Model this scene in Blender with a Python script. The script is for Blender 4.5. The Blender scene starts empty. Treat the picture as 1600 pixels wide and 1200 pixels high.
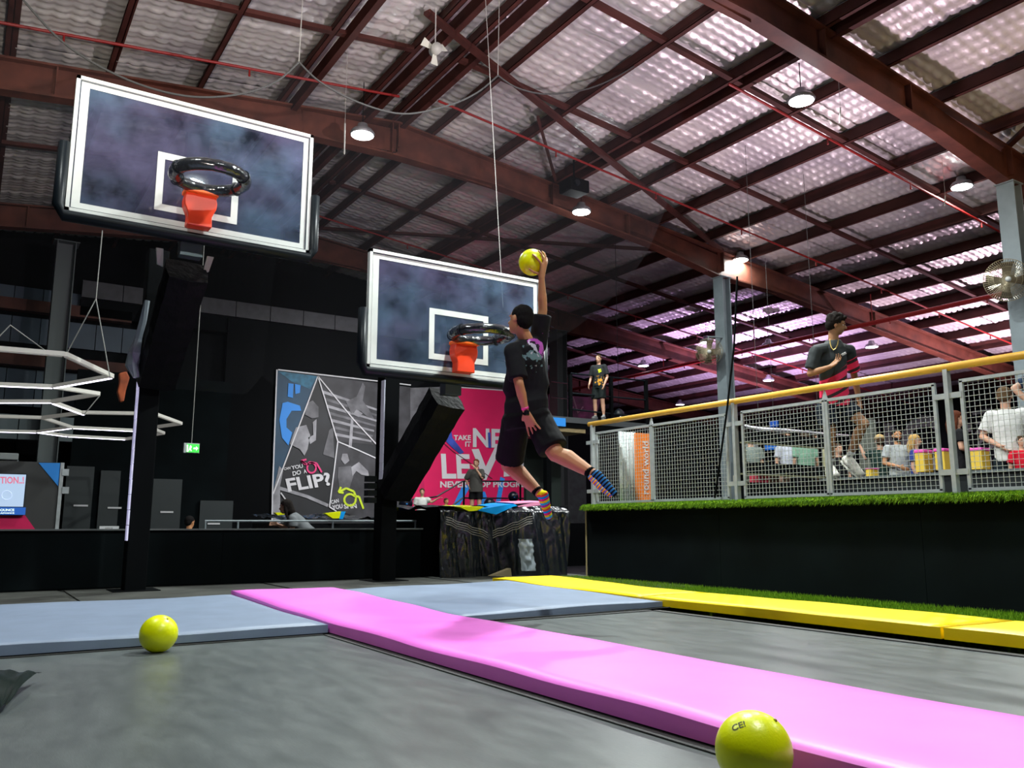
import bpy, bmesh, math, random
from math import sin, cos, pi, radians, sqrt, atan2
from mathutils import Vector as V, Matrix, noise
random.seed(4)
S = bpy.context.scene
COL = S.collection

# ---------------------------------------------------------------- camera
FPX, H, YAW, PIT = 1310.0, 0.72, radians(32.9), radians(9.53)
FW = V((sin(YAW)*cos(PIT), cos(YAW)*cos(PIT), sin(PIT)))
RT = V((cos(YAW), -sin(YAW), 0))
UP = RT.cross(FW)
CAM = V((0, 0, H))
cam = bpy.data.objects.new('camera', bpy.data.cameras.new('camera'))
COL.objects.link(cam)
cam.matrix_world = Matrix(((RT.x, UP.x, -FW.x, 0), (RT.y, UP.y, -FW.y, 0), (RT.z, UP.z, -FW.z, H), (0, 0, 0, 1)))
cam.data.sensor_width = 36
cam.data.lens = FPX/1600*36
cam.data.clip_start = 0.05
cam.data.clip_end = 200
S.camera = cam

# ---------------------------------------------------------------- world, view
w = bpy.data.worlds.new('world'); S.world = w; w.use_nodes = True
w.node_tree.nodes['Background'].inputs[0].default_value = (0.55, 0.6, 0.8, 1)
w.node_tree.nodes['Background'].inputs[1].default_value = 0.02
S.view_settings.view_transform = 'Standard'
S.view_settings.look = 'None'
S.view_settings.gamma = 1
S.view_settings.exposure = -0.05
S.view_settings.use_curve_mapping = False

def area(name, loc, target, size, power, color):
    l = bpy.data.lights.new(name, 'AREA'); l.shape = 'DISK'; l.size = size; l.energy = power; l.color = color
    o = bpy.data.objects.new(name, l); COL.objects.link(o); o.location = loc
    o.rotation_euler = (V(target)-V(loc)).to_track_quat('-Z', 'Y').to_euler()
    return o
def fill_spot(name, loc, target, power, color, cone=110):
    l = bpy.data.lights.new(name, 'SPOT'); l.shadow_soft_size = 0.06; l.energy = power; l.color = color; l.spot_size = radians(cone); l.spot_blend = 0.8
    o = bpy.data.objects.new(name, l); COL.objects.link(o); o.location = loc
    o.rotation_euler = (V(target)-V(loc)).to_track_quat('-Z', 'Y').to_euler()
# added coloured fill lights without fixtures: they shine up at the foil roof
fill_spot('fill_magenta', (11.8, 8.8, 2.6), (10.3, 8.4, 8.3), 1100, (1.0, 0.74, 0.88))
fill_spot('fill_rose', (14.6, 10.6, 2.4), (13.6, 10.6, 7.6), 420, (1.0, 0.78, 0.9))
fill_spot('fill_violet', (22, 19, 2.6), (23, 20, 8.0), 4200, (0.85, 0.52, 1.0), 130)
fill_spot('fill_violet', (24, 11, 2.6), (24, 12, 8.0), 3600, (1.0, 0.7, 0.88), 130)
fill_spot('fill_rose', (5.2, 3.2, 3.6), (4.8, 10.0, 8.6), 2300, (1.0, 0.86, 0.92), 80)
fill_spot('fill_warm', (0.4, 4.0, 3.2), (1.2, 9.8, 8.6), 1600, (1.0, 0.88, 0.74), 80)
fill_spot('fill_amber', (12.5, 3.0, 4.4), (13.5, 5.2, 8.0), 300, (1.0, 0.72, 0.4))
area('poster_fill', (9.5, 16.5, 5.6), (9.8, 22.8, 2.4), 1.2, 125, (1.0, 0.97, 1.0)).data.spread = radians(95)  # added light to brighten the posters, has no fixture
area('fill_white', (1.0, 1.5, 2.6), (3.0, 8.0, 4.0), 0.5, 14, (0.85, 0.92, 1.0))  # added soft white fill near the camera, no lamp body

# ---------------------------------------------------------------- pixel to point
def ray(x, y): return FW + RT*((x-800)/FPX) - UP*((y-600)/FPX)
def pl(x, y, a, c):
    d = ray(x, y); return CAM + d*((c-CAM[a])/d[a])
def dp(x, y, t): return CAM + ray(x, y)*t

# ---------------------------------------------------------------- materials
MC = {}
def mat(name, color, rough=0.6, metal=0.0, spec=0.5, emit=None, es=1.0, bump=0.0, bscale=40.0, var=0.0, vscale=6.0, coat=0.0, sheen=0.0, trans=0.0):
    if name in MC: return MC[name]
    m = bpy.data.materials.new(name); m.use_nodes = True
    nt = m.node_tree; b = nt.nodes['Principled BSDF']; L = nt.links
    b.inputs['Base Color'].default_value = (*color, 1)
    b.inputs['Roughness'].default_value = rough
    b.inputs['Metallic'].default_value = metal
    b.inputs['Specular IOR Level'].default_value = spec
    b.inputs['Coat Weight'].default_value = coat
    b.inputs['Sheen Weight'].default_value = sheen
    b.inputs['Transmission Weight'].default_value = trans
    if emit:
        b.inputs['Emission Color'].default_value = (*emit, 1); b.inputs['Emission Strength'].default_value = es
    tc = nt.nodes.new('ShaderNodeTexCoord')
    if bump:
        n = nt.nodes.new('ShaderNodeTexNoise'); n.inputs['Scale'].default_value = bscale; n.inputs['Detail'].default_value = 4
        L.new(tc.outputs['Object'], n.inputs['Vector'])
        bp = nt.nodes.new('ShaderNodeBump'); bp.inputs['Strength'].default_value = bump; bp.inputs['Distance'].default_value = 0.02
        L.new(n.outputs['Fac'], bp.inputs['Height']); L.new(bp.outputs['Normal'], b.inputs['Normal'])
    if var:
        n = nt.nodes.new('ShaderNodeTexNoise'); n.inputs['Scale'].default_value = vscale; n.inputs['Detail'].default_value = 5
        L.new(tc.outputs['Object'], n.inputs['Vector'])
        r = nt.nodes.new('ShaderNodeMapRange'); r.inputs[1].default_value = 0.3; r.inputs[2].default_value = 0.7
        r.inputs[3].default_value = 1-var; r.inputs[4].default_value = 1+var
        L.new(n.outputs['Fac'], r.inputs[0])
        x = nt.nodes.new('ShaderNodeVectorMath'); x.operation = 'SCALE'; x.inputs[0].default_value = color
        L.new(r.outputs[0], x.inputs['Scale']); L.new(x.outputs[0], b.inputs['Base Color'])
    MC[name] = m
    return m
def nodes(m): return m.node_tree, m.node_tree.nodes['Principled BSDF'], m.node_tree.links

M_black = mat('black_paint', (0.0018, 0.0024, 0.003), 0.7, spec=0.06)
M_wallblk = mat('black_board', (0.0022, 0.0042, 0.005), 0.8, spec=0.08, var=0.3, vscale=2)
M_steelred = mat('red_oxide_steel', (0.085, 0.025, 0.015), 0.6, spec=0.3, var=0.35, vscale=3, bump=0.1, bscale=20)
M_purlin = mat('dark_oxide_steel', (0.05, 0.014, 0.011), 0.65, spec=0.25, var=0.35, vscale=2)
M_redpipe = mat('red_pipe_paint', (0.2, 0.009, 0.008), 0.5, spec=0.3)
M_galv = mat('galvanised_steel', (0.42, 0.45, 0.46), 0.4, 0.35, var=0.12, vscale=12)
M_wire = mat('galvanised_wire', (0.5, 0.53, 0.52), 0.45, 0.2)
M_colgrey = mat('column_grey_paint', (0.2, 0.24, 0.26), 0.55, var=0.15, vscale=3)
M_white = mat('white_frame', (0.58, 0.6, 0.58), 0.4, var=0.08, vscale=5)
M_vinylblk = mat('black_vinyl', (0.0035, 0.004, 0.005), 0.5, spec=0.1, bump=0.4, bscale=14)
M_plastic = mat('black_plastic_film', (0.012, 0.014, 0.018), 0.15, spec=1.0, bump=0.9, bscale=9)
M_pad = mat('dark_rubber_edge', (0.004, 0.007, 0.01), 0.4, spec=0.25)
M_pink = mat('pink_vinyl', (0.97, 0.2, 0.82), 0.42, var=0.04, vscale=4, bump=0.12, bscale=5)
M_grey = mat('grey_blue_vinyl', (0.21, 0.265, 0.37), 0.45, var=0.07, vscale=5, bump=0.12, bscale=5)
M_yellow = mat('yellow_vinyl', (0.95, 0.68, 0.0), 0.4, var=0.05, vscale=5, bump=0.12, bscale=5)
M_ball = mat('yellow_ball_rubber', (0.86, 0.92, 0.0), 0.32, bump=0.06, bscale=120)
M_orange = mat('orange_red_steel', (0.75, 0.05, 0.012), 0.4)
M_rail = mat('yellow_handrail', (0.72, 0.4, 0.05), 0.4, var=0.08)
M_rope = mat('grey_rope', (0.04, 0.04, 0.04), 0.8)
M_ropew = mat('white_cord', (0.32, 0.32, 0.3), 0.8)
M_lens = mat('lamp_lens', (1, 1, 1), 0.4, emit=(0.95, 1.0, 0.97), es=40)
M_led = mat('led_diffuser', (0.9, 0.9, 0.9), 0.4, emit=(0.85, 0.8, 1.0), es=5)
M_ledoff = mat('led_tube_housing', (0.62, 0.6, 0.55), 0.5, emit=(0.8, 0.78, 0.7), es=0.12)
M_print_w = mat('white_print', (0.62, 0.62, 0.64), 0.6)
M_print_p = mat('magenta_print', (0.66, 0.003, 0.095), 0.6, var=0.08, vscale=1.5)
M_print_b = mat('blue_print', (0.02, 0.25, 0.75), 0.6)
M_print_lime = mat('lime_print', (0.55, 0.7, 0.02), 0.6)
M_print_k = mat('charcoal_print', (0.010, 0.012, 0.015), 0.6, var=0.6, vscale=1.2)
M_print_db = mat('deep_blue_print', (0.008, 0.05, 0.1), 0.6, var=0.4, vscale=1.5)
M_print_g = mat('mid_grey_print', (0.11, 0.11, 0.12), 0.6, var=0.5, vscale=2.5)
M_print_lg = mat('light_grey_print', (0.27, 0.27, 0.29), 0.6, var=0.35, vscale=3)
M_print_dg = mat('dim_grey_print', (0.035, 0.035, 0.04), 0.6, var=0.5, vscale=2.5)
M_seam = mat('dark_seam', (0.01, 0.01, 0.01), 0.8)

def grass_mat():
    m = mat('artificial_turf', (0.10, 0.22, 0.008), 0.8, spec=0.2)
    nt, b, L = nodes(m)
    g = nt.nodes.new('ShaderNodeTexCoord'); n = nt.nodes.new('ShaderNodeTexNoise'); n.inputs['Scale'].default_value = 30
    c = nt.nodes.new('ShaderNodeValToRGB'); c.color_ramp.elements[0].color = (0.04, 0.12, 0.004, 1); c.color_ramp.elements[1].color = (0.22, 0.4, 0.01, 1)
    c.color_ramp.elements[0].position = 0.3; c.color_ramp.elements[1].position = 0.7
    L.new(g.outputs['Object'], n.inputs['Vector']); L.new(n.outputs['Fac'], c.inputs[0]); L.new(c.outputs[0], b.inputs['Base Color'])
    return m
M_grass = grass_mat()

def bed_mat():      # woven trampoline fabric: streaky scuffs along the weave, satin sheen
    m = mat('trampoline_weave', (0.03, 0.036, 0.038), 0.42, spec=0.45)
    nt, b, L = nodes(m)
    tc = nt.nodes.new('ShaderNodeTexCoord')
    mp = nt.nodes.new('ShaderNodeMapping'); mp.inputs['Scale'].default_value = (5, 1.6, 1); mp.inputs['Rotation'].default_value = (0, 0, 0.25)
    n = nt.nodes.new('ShaderNodeTexNoise'); n.inputs['Scale'].default_value = 2.2; n.inputs['Detail'].default_value = 8
    mp2 = nt.nodes.new('ShaderNodeMapping'); mp2.inputs['Scale'].default_value = (60, 3, 1)
    n2 = nt.nodes.new('ShaderNodeTexNoise'); n2.inputs['Scale'].default_value = 6; n2.inputs['Detail'].default_value = 6
    L.new(tc.outputs['Object'], mp.inputs[0]); L.new(mp.outputs[0], n.inputs['Vector'])
    L.new(tc.outputs['Object'], mp2.inputs[0]); L.new(mp2.outputs[0], n2.inputs['Vector'])
    a = nt.nodes.new('ShaderNodeMath'); a.operation = 'MULTIPLY'; L.new(n.outputs['Fac'], a.inputs[0]); L.new(n2.outputs['Fac'], a.inputs[1])
    c = nt.nodes.new('ShaderNodeValToRGB')
    c.color_ramp.elements[0].position = 0.12; c.color_ramp.elements[0].color = (0.085, 0.096, 0.096, 1)
    c.color_ramp.elements[1].position = 0.42; c.color_ramp.elements[1].color = (0.135, 0.15, 0.148, 1)
    L.new(a.outputs[0], c.inputs[0]); L.new(c.outputs[0], b.inputs['Base Color'])
    r = nt.nodes.new('ShaderNodeMapRange'); r.inputs[3].default_value = 0.24; r.inputs[4].default_value = 0.4
    L.new(n.outputs['Fac'], r.inputs[0]); L.new(r.outputs[0], b.inputs['Roughness'])
    wv = nt.nodes.new('ShaderNodeTexWave'); wv.inputs['Scale'].default_value = 120; wv.inputs['Distortion'].default_value = 0.5
    L.new(tc.outputs['Object'], wv.inputs['Vector'])
    bp = nt.nodes.new('ShaderNodeBump'); bp.inputs['Strength'].default_value = 0.12; bp.inputs['Distance'].default_value = 0.003
    L.new(wv.outputs['Fac'], bp.inputs['Height']); L.new(bp.outputs['Normal'], b.inputs['Normal'])
    return m
M_bed = bed_mat()

def foil_mat():
    m = mat('foil_insulation', (0.62, 0.6, 0.62), 0.42, 0.5, spec=0.4)
    nt, b, L = nodes(m)
    g = nt.nodes.new('ShaderNodeNewGeometry')
    n = nt.nodes.new('ShaderNodeTexNoise'); n.inputs['Scale'].default_value = 0.7; n.inputs['Detail'].default_value = 5
    n2 = nt.nodes.new('ShaderNodeTexNoise'); n2.inputs['Scale'].default_value = 7; n2.inputs['Detail'].default_value = 4
    L.new(g.outputs['Position'], n.inputs['Vector']); L.new(g.outputs['Position'], n2.inputs['Vector'])
    c = nt.nodes.new('ShaderNodeValToRGB')
    c.color_ramp.elements[0].position = 0.3; c.color_ramp.elements[0].color = (0.5, 0.48, 0.5, 1)
    c.color_ramp.elements[1].position = 0.7; c.color_ramp.elements[1].color = (0.86, 0.84, 0.8, 1)
    L.new(n.outputs['Fac'], c.inputs[0]); L.new(c.outputs[0], b.inputs['Base Color'])
    bp = nt.nodes.new('ShaderNodeBump'); bp.inputs['Strength'].default_value = 0.25; bp.inputs['Distance'].default_value = 0.04
    L.new(n2.outputs['Fac'], bp.inputs['Height']); L.new(bp.outputs['Normal'], b.inputs['Normal'])
    return m
M_foil = foil_mat()

def glass_mat():    # scuffed, dusty tempered glass: hazy film over see-through pane
    m = bpy.data.materials.new('scuffed_glass'); m.use_nodes = True
    nt = m.node_tree; L = nt.links
    for n in list(nt.nodes): nt.nodes.remove(n)
    out = nt.nodes.new('ShaderNodeOutputMaterial')
    tr = nt.nodes.new('ShaderNodeBsdfTransparent'); tr.inputs[0].default_value = (0.72, 0.78, 0.84, 1)
    gl = nt.nodes.new('ShaderNodeBsdfGlossy'); gl.inputs['Roughness'].default_value = 0.03
    df = nt.nodes.new('ShaderNodeBsdfDiffuse')
    tc = nt.nodes.new('ShaderNodeTexCoord')
    n = nt.nodes.new('ShaderNodeTexNoise'); n.inputs['Scale'].default_value = 2.4; n.inputs['Detail'].default_value = 9; n.inputs['Roughness'].default_value = 0.62
    n2 = nt.nodes.new('ShaderNodeTexNoise'); n2.inputs['Scale'].default_value = 1.1; n2.inputs['Detail'].default_value = 2
    L.new(tc.outputs['Object'], n.inputs['Vector']); L.new(tc.outputs['Object'], n2.inputs['Vector'])
    c = nt.nodes.new('ShaderNodeValToRGB'); c.color_ramp.elements[0].color = (0.11, 0.105, 0.19, 1); c.color_ramp.elements[1].color = (0.105, 0.16, 0.25, 1)
    c.color_ramp.elements[0].position = 0.4; c.color_ramp.elements[1].position = 0.6
    L.new(n2.outputs['Fac'], c.inputs[0]); L.new(c.outputs[0], df.inputs[0])
    r = nt.nodes.new('ShaderNodeMapRange'); r.inputs[1].default_value = 0.3; r.inputs[2].default_value = 0.75; r.inputs[3].default_value = 0.06; r.inputs[4].default_value = 0.75
    L.new(n.outputs['Fac'], r.inputs[0])
    mx = nt.nodes.new('ShaderNodeMixShader'); L.new(r.outputs[0], mx.inputs[0]); L.new(tr.outputs[0], mx.inputs[1]); L.new(df.outputs[0], mx.inputs[2])
    fr = nt.nodes.new('ShaderNodeFresnel'); fr.inputs[0].default_value = 1.5
    mx2 = nt.nodes.new('ShaderNodeMixShader'); L.new(fr.outputs[0], mx2.inputs[0]); L.new(mx.outputs[0], mx2.inputs[1]); L.new(gl.outputs[0], mx2.inputs[2])
    L.new(mx2.outputs[0], out.inputs[0])
    return m
M_glass = glass_mat()

def veil_mat(name, color, a):
    m = bpy.data.materials.new(name); m.use_nodes = True
    nt = m.node_tree; b = nt.nodes['Principled BSDF']
    b.inputs['Base Color'].default_value = (*color, 1); b.inputs['Alpha'].default_value = a; b.inputs['Roughness'].default_value = 0.9
    b.inputs['Specular IOR Level'].default_value = 0
    return m
M_net = veil_mat('fine_net', (0.08, 0.08, 0.09), 0.045)
M_clear = veil_mat('clear_plastic', (0.6, 0.65, 0.65), 0.45)

# ---------------------------------------------------------------- builders
def link(name, me, m=None, parent=None, smooth=False):
    o = bpy.data.objects.new(name, me); COL.objects.link(o)
    if m is not None and not me.materials: me.materials.append(m)
    if smooth:
        me.polygons.foreach_set('use_smooth', [True]*len(me.polygons))
    if parent is not None:
        o.parent = parent
        q = parent
        off = V((0, 0, 0))
        while q is not None:
            off += q.location; q = q.parent
        o.location = -off        # mesh data is in world coordinates
    return o
def obj(name, bm, m, parent=None, smooth=False):
    me = bpy.data.meshes.new(name); bm.normal_update(); bm.to_mesh(me); bm.free()
    return link(name, me, m, parent, smooth)
def thing(name, label, cat, loc=(0, 0, 0), group=None):
    o = bpy.data.objects.new(name, None); COL.objects.link(o); o.location = loc; o.empty_display_size = 0.2
    o['label'] = label; o['category'] = cat
    if group: o['group'] = group
    return o
def tag(o, label, cat, group=None, kind=None):
    o['label'] = label; o['category'] = cat
    if group: o['group'] = group
    if kind: o['kind'] = kind
    return o
def struct(o):
    o['kind'] = 'structure'; return o
def BM(): return bmesh.new()
def box(bm, a, b):
    (x0, y0, z0), (x1, y1, z1) = a, b
    v = [bm.verts.new(p) for p in ((x0,y0,z0),(x1,y0,z0),(x1,y1,z0),(x0,y1,z0),(x0,y0,z1),(x1,y0,z1),(x1,y1,z1),(x0,y1,z1))]
    for f in ((0,3,2,1),(4,5,6,7),(0,1,5,4),(1,2,6,5),(2,3,7,6),(3,0,4,7)): bm.faces.new([v[i] for i in f])
    return v
def frame_of(d, up=None):
    d = d.normalized(); up = V(up) if up is not None else (V((0, 0, 1)) if abs(d.z) < 0.95 else V((0, 1, 0)))
    s = d.cross(up).normalized(); return s, s.cross(d).normalized()
def bar(bm, a, b, w_, h_, up=None):        # rectangular bar from a to b
    a, b = V(a), V(b); s, u = frame_of(b-a, up)
    v = []
    for p in (a, b):
        for i, j in ((-1,-1),(1,-1),(1,1),(-1,1)): v.append(bm.verts.new(p+s*i*w_/2+u*j*h_/2))
    for f in ((3,2,1,0),(4,5,6,7),(0,1,5,4),(1,2,6,5),(2,3,7,6),(3,0,4,7)): bm.faces.new([v[i] for i in f])
def tube(bm, pts, r, n=8, cap=True, closed=False):
    pts = [V(p) for p in pts]; rs = r if isinstance(r, (list, tuple)) else [r]*len(pts)
    rings = []; pu = None
    for i, p in enumerate(pts):
        if closed: d = pts[(i+1) % len(pts)]-pts[i-1]
        else: d = pts[min(i+1, len(pts)-1)]-pts[max(i-1, 0)]
        d.normalize()
        if pu is None: s, u = frame_of(d)
        else:
            s = d.cross(pu).normalized(); u = s.cross(d).normalized()
        pu = u
        rings.append([bm.verts.new(p+(s*cos(2*pi*k/n)+u*sin(2*pi*k/n))*rs[i]) for k in range(n)])
    m_ = len(rings)
    for i in range(m_ if closed else m_-1):
        A, B = rings[i], rings[(i+1) % m_]
        for k in range(n): bm.faces.new((A[k], A[(k+1) % n], B[(k+1) % n], B[k]))
    if cap and not closed:
        bm.faces.new(rings[0][::-1]); bm.faces.new(rings[-1])
def sphere(bm, c, r, sub=2, sc=(1, 1, 1), rot=None):
    g = bmesh.ops.create_icosphere(bm, subdivisions=sub, radius=1)
    M = Matrix.Translation(V(c)) @ (rot.to_4x4() if rot else Matrix()) @ Matrix.Diagonal((r*sc[0], r*sc[1], r*sc[2], 1))
    bmesh.ops.transform(bm, matrix=M, verts=g['verts']); return g['verts']
def loft(bm, rings, cap=True):
    R = [[bm.verts.new(p) for p in r] for r in rings]; n = len(R[0])
    for A, B in zip(R, R[1:]):
        for k in range(n): bm.faces.new((A[k], A[(k+1) % n], B[(k+1) % n], B[k]))
    if cap: bm.faces.new(R[0][::-1]); bm.faces.new(R[-1])
def prism(bm, pts, d):      # polygon pts extruded by vector d
    d = V(d); A = [bm.verts.new(p) for p in pts]; B = [bm.verts.new(V(p)+d) for p in pts]; n = len(pts)
    bm.faces.new(A[::-1]); bm.faces.new(B)
    for k in range(n): bm.faces.new((A[k], A[(k+1) % n], B[(k+1) % n], B[k]))
def bevelled(bm, w_=0.01, seg=2):
    bmesh.ops.bevel(bm, geom=bm.edges[:], offset=w_, segments=seg, affect='EDGES', profile=0.6)
def fix(bm): bmesh.ops.recalc_face_normals(bm, faces=bm.faces[:])

def text_mesh(s, name, bl, br, tl, m, parent, depth=0.004, bold=0.03, out=V((0, -1, 0))):
    """lettering fitted to the parallelogram bl / br / tl (bottom left, bottom right, top left)"""
    cu = bpy.data.curves.new(name, 'FONT'); cu.body = s; cu.offset = min(bold, 0.03); cu.resolution_u = 3
    t = bpy.data.objects.new(name, cu)
    me = bpy.data.meshes.new_from_object(t)
    xs = [v.co.x for v in me.vertices]; ys = [v.co.y for v in me.vertices]
    x0, x1, y0, y1 = min(xs), max(xs), min(ys), max(ys)
    for v in me.vertices:
        a = (v.co.x-x0)/(x1-x0); b = (v.co.y-y0)/(y1-y0)
        v.co = V(bl)+(V(br)-V(bl))*a+(V(tl)-V(bl))*b+out*depth
    me.materials.clear()
    bpy.data.objects.remove(t)
    return link(name, me, m, parent)
# ================================================================ floor and walls
bm = BM(); box(bm, (-16, -4, -0.5), (34, 46, -0.3)); fl = struct(obj('floor', bm, mat('dark_floor', (0.02, 0.021, 0.023), 0.5, var=0.3, vscale=1)))
# sprung deck behind the pads (dark rubber matting)
M_deck = mat('rubber_matting', (0.05, 0.052, 0.046), 0.6, var=0.45, vscale=2.2, bump=0.2, bscale=8)
bm = BM(); box(bm, (-8, 7.2, -0.3), (7.25, 10.7, 0.0)); d = struct(obj('floor_deck', bm, M_deck))
for k, x in enumerate((-5.5, -3.4, -1.2, 1.0, 3.2, 5.4)):
    bm = BM(); box(bm, (x, 7.25, 0.0), (x+2.14, 8.9, 0.012)); box(bm, (x, 8.93, 0.0), (x+2.14, 10.6, 0.012)); obj('matting_sheet', bm, M_deck, d)
# half-height divider wall
bm = BM(); box(bm, (-8, 10.7, -0.3), (5.4, 10.85, 0.655)); wl = struct(obj('wall_divider', bm, M_wallblk))
for x in (-7.9, -5.25, -2.6, 0.05, 2.7):
    bm = BM(); box(bm, (x+0.002, 10.69, 0.02), (x+2.648, 10.7, 0.63)); obj('panel', bm, M_wallblk, wl)
bm = BM(); box(bm, (-8, 10.67, 0.655), (5.42, 10.88, 0.672)); obj('capping', bm, mat('worn_edge_strip', (0.12, 0.13, 0.13), 0.5), wl)
# raised deck wall on the right with turf on top
bm = BM(); box(bm, (7.3, -3, -0.3), (7.42, 9.35, 0.94)); box(bm, (7.42, 9.2, -0.3), (12.0, 9.35, 0.94)); wr = struct(obj('wall_right', bm, M_wallblk))
for y in (-2.9, -0.45, 2.0, 4.45, 6.9):
    bm = BM(); box(bm, (7.29, y, 0.0), (7.3, y+2.446, 0.92)); obj('panel', bm, M_wallblk, wr)
bm = BM(); tube(bm, [(7.28, 9.36, 0), (7.28, 9.36, 0.93)], 0.012, 6); obj('corner_trim', bm, mat('tan_trim', (0.3, 0.24, 0.12), 0.5), wr)
bm = BM(); box(bm, (7.42, -3, 0.85), (12.0, 9.2, 0.94)); struct(obj('floor_upper', bm, mat('upper_deck', (0.02, 0.022, 0.024), 0.6)))
bm = BM(); box(bm, (7.2, -3, 0.94), (7.5, 9.38, 0.975)); tb = struct(obj('trim_1', bm, M_grass))

def blades(name, n, fn, parent=None, h=(0.015, 0.035)):
    vs, fs = [], []
    for i in range(n):
        p, lean = fn(); a = random.random()*2*pi; hh = random.uniform(*h)
        s = V((cos(a), sin(a), 0))*0.0035
        t = p+V((random.gauss(0, 0.008), random.gauss(0, 0.008), hh))+lean
        k = len(vs); vs += [p-s, p+s, t]; fs.append((k, k+1, k+2))
    me = bpy.data.meshes.new(name); me.from_pydata([tuple(v) for v in vs], [], fs)
    o = link(name, me, M_grass, parent); o['kind'] = 'stuff'; return o
def edge_fn():
    y = random.uniform(0.5, 9.38)
    if random.random() < 0.55: return V((random.uniform(7.2, 7.45), y, 0.975)), V((0, 0, 0))
    return V((7.2, y, random.uniform(0.93, 0.975))), V((-random.uniform(0.01, 0.03), 0, -random.uniform(0.02, 0.06)))
g1 = blades('turf_fringe', 42000, edge_fn); tag(g1, 'green artificial turf fringe along the top of the black right-hand wall', 'artificial turf')
bm = BM(); box(bm, (6.1, 0, -0.3), (7.28, 9.6, 0.0)); gs = struct(obj('trim_2', bm, M_grass))
def strip_fn():
    y = random.uniform(1.5, 9.6); return V((random.uniform(6.1, 7.27), y, 0)), V((0, 0, 0))
g2 = blades('turf_strip', 45000, strip_fn, h=(0.02, 0.045)); tag(g2, 'green artificial turf strip on the floor between yellow pads and black wall', 'artificial turf')

# outer shell
M_clad = mat('blue_grey_cladding', (0.03, 0.06, 0.095), 0.5, var=0.2, vscale=1.5)
M_clad2 = mat('pale_grey_cladding', (0.09, 0.12, 0.13), 0.6, var=0.15, vscale=1.5)
bm = BM(); box(bm, (-16, 23.4, -0.3), (14.2, 23.6, 9)); wb = struct(obj('wall_back', bm, M_black))
for k in range(14):      # cladding sheets in the top left of the back wall
    x = -5+k*0.62
    if x < 3.2:
        bm = BM(); box(bm, (x, 23.3, 3.55), (x+0.6, 23.38, 4.45)); obj('cladding_sheet', bm, M_clad, wb)
        bm = BM(); box(bm, (x, 23.3, 5.1), (x+0.6, 23.38, 5.75)); obj('cladding_sheet', bm, M_clad, wb)
        bm = BM(); box(bm, (x, 23.3, 6.0), (x+0.6, 23.38, 6.5)); obj('cladding_sheet', bm, M_clad, wb)
for k, (x0, x1) in enumerate(((-3, -1.1), (-1.08, 0.85), (0.87, 1.35), (1.37, 1.95))):
    bm = BM(); box(bm, (x0, 21.6, 2.6), (x1, 21.7, 3.15)); obj('fascia_panel', bm, M_clad2, wb)
for k in range(12):      # pale fascia band
    x = 2.0+k*0.95
    bm = BM(); box(bm, (x, 22.9, 6.35), (x+0.93, 23.0, 6.78)); obj('fascia_panel', bm, mat('grey_fascia', (0.06, 0.062, 0.07), 0.6, var=0.2), wb)
bm = BM(); box(bm, (2.0, 23.0, 5.9), (14, 23.3, 6.34)); obj('girt', bm, M_black, wb)
for z in (4.5, 5.85):
    bm = BM(); box(bm, (-6, 23.0, z), (3.2, 23.3, z+0.28)); obj('girt', bm, M_steelred, wb)
# black partition of the rear room with doors
bm = BM(); box(bm, (2.0, 22.2, -0.3), (5.6, 22.35, 4.4)); wp = struct(obj('wall_rear', bm, M_wallblk))
for (px0, px1, py0, name) in ((105, 140, 728, 'door_1'), (158, 182, 735, 'door_2'), (240, 280, 748, 'door_3'), (313, 362, 782, 'door_4')):
    a = pl(px0, py0, 1, 22.1); b = pl(px1, 826, 1, 22.1)
    bm = BM(); box(bm, (a.x, 22.08, -0.3), (b.x, 22.16, a.z)); dd = struct(obj(name, bm, mat('dark_door', (0.009, 0.016, 0.018), 0.5)))
    bm = BM(); box(bm, (a.x+0.2, 22.05, a.z*0.55), (a.x+0.5, 22.08, a.z*0.55+0.04)); obj('door_sign', bm, M_print_w, dd)
bm = BM(); box(bm, (5.6, 22.9, -0.3), (14.1, 23.05, 6.3)); struct(obj('wall_poster', bm, M_black))
bm = BM(); box(bm, (14.1, 22.9, -0.3), (18.4, 23.05, 4.45)); struct(obj('wall_low', bm, M_black))
bm = BM(); box(bm, (9.6, 17.2, -0.3), (14.1, 22.85, 0.76)); struct(obj('floor_stage', bm, M_black))
bm = BM(); box(bm, (6.2, 16.2, -0.3), (9.58, 22.85, 0.28)); struct(obj('floor_stage_lower', bm, M_black))
# right side wall with painted lettering, rear right wall, left wall
M_wr = mat('dark_blue_wall', (0.012, 0.013, 0.02), 0.6, var=0.3, vscale=1)
bm = BM(); box(bm, (32, -4, -0.3), (32.2, 46, 5.9)); wfar = struct(obj('wall_side', bm, M_wr))
bm = BM(); box(bm, (14.2, 45, -0.3), (32, 45.2, 8)); struct(obj('wall_end', bm, M_wr))
bm = BM(); box(bm, (-16.2, -4, -0.3), (-16, 23.4, 6.5)); struct(obj('wall_left', bm, M_black))

# ================================================================ roof
ceil = thing('ceiling', '', ''); del ceil['label']; del ceil['category']; ceil['kind'] = 'structure'
RX = 6.3; SL = 0.112
def zr(x, base): return base-SL*abs(x-RX)
Y0R, NB, BAY = 0.25, 7, 6.77
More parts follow.
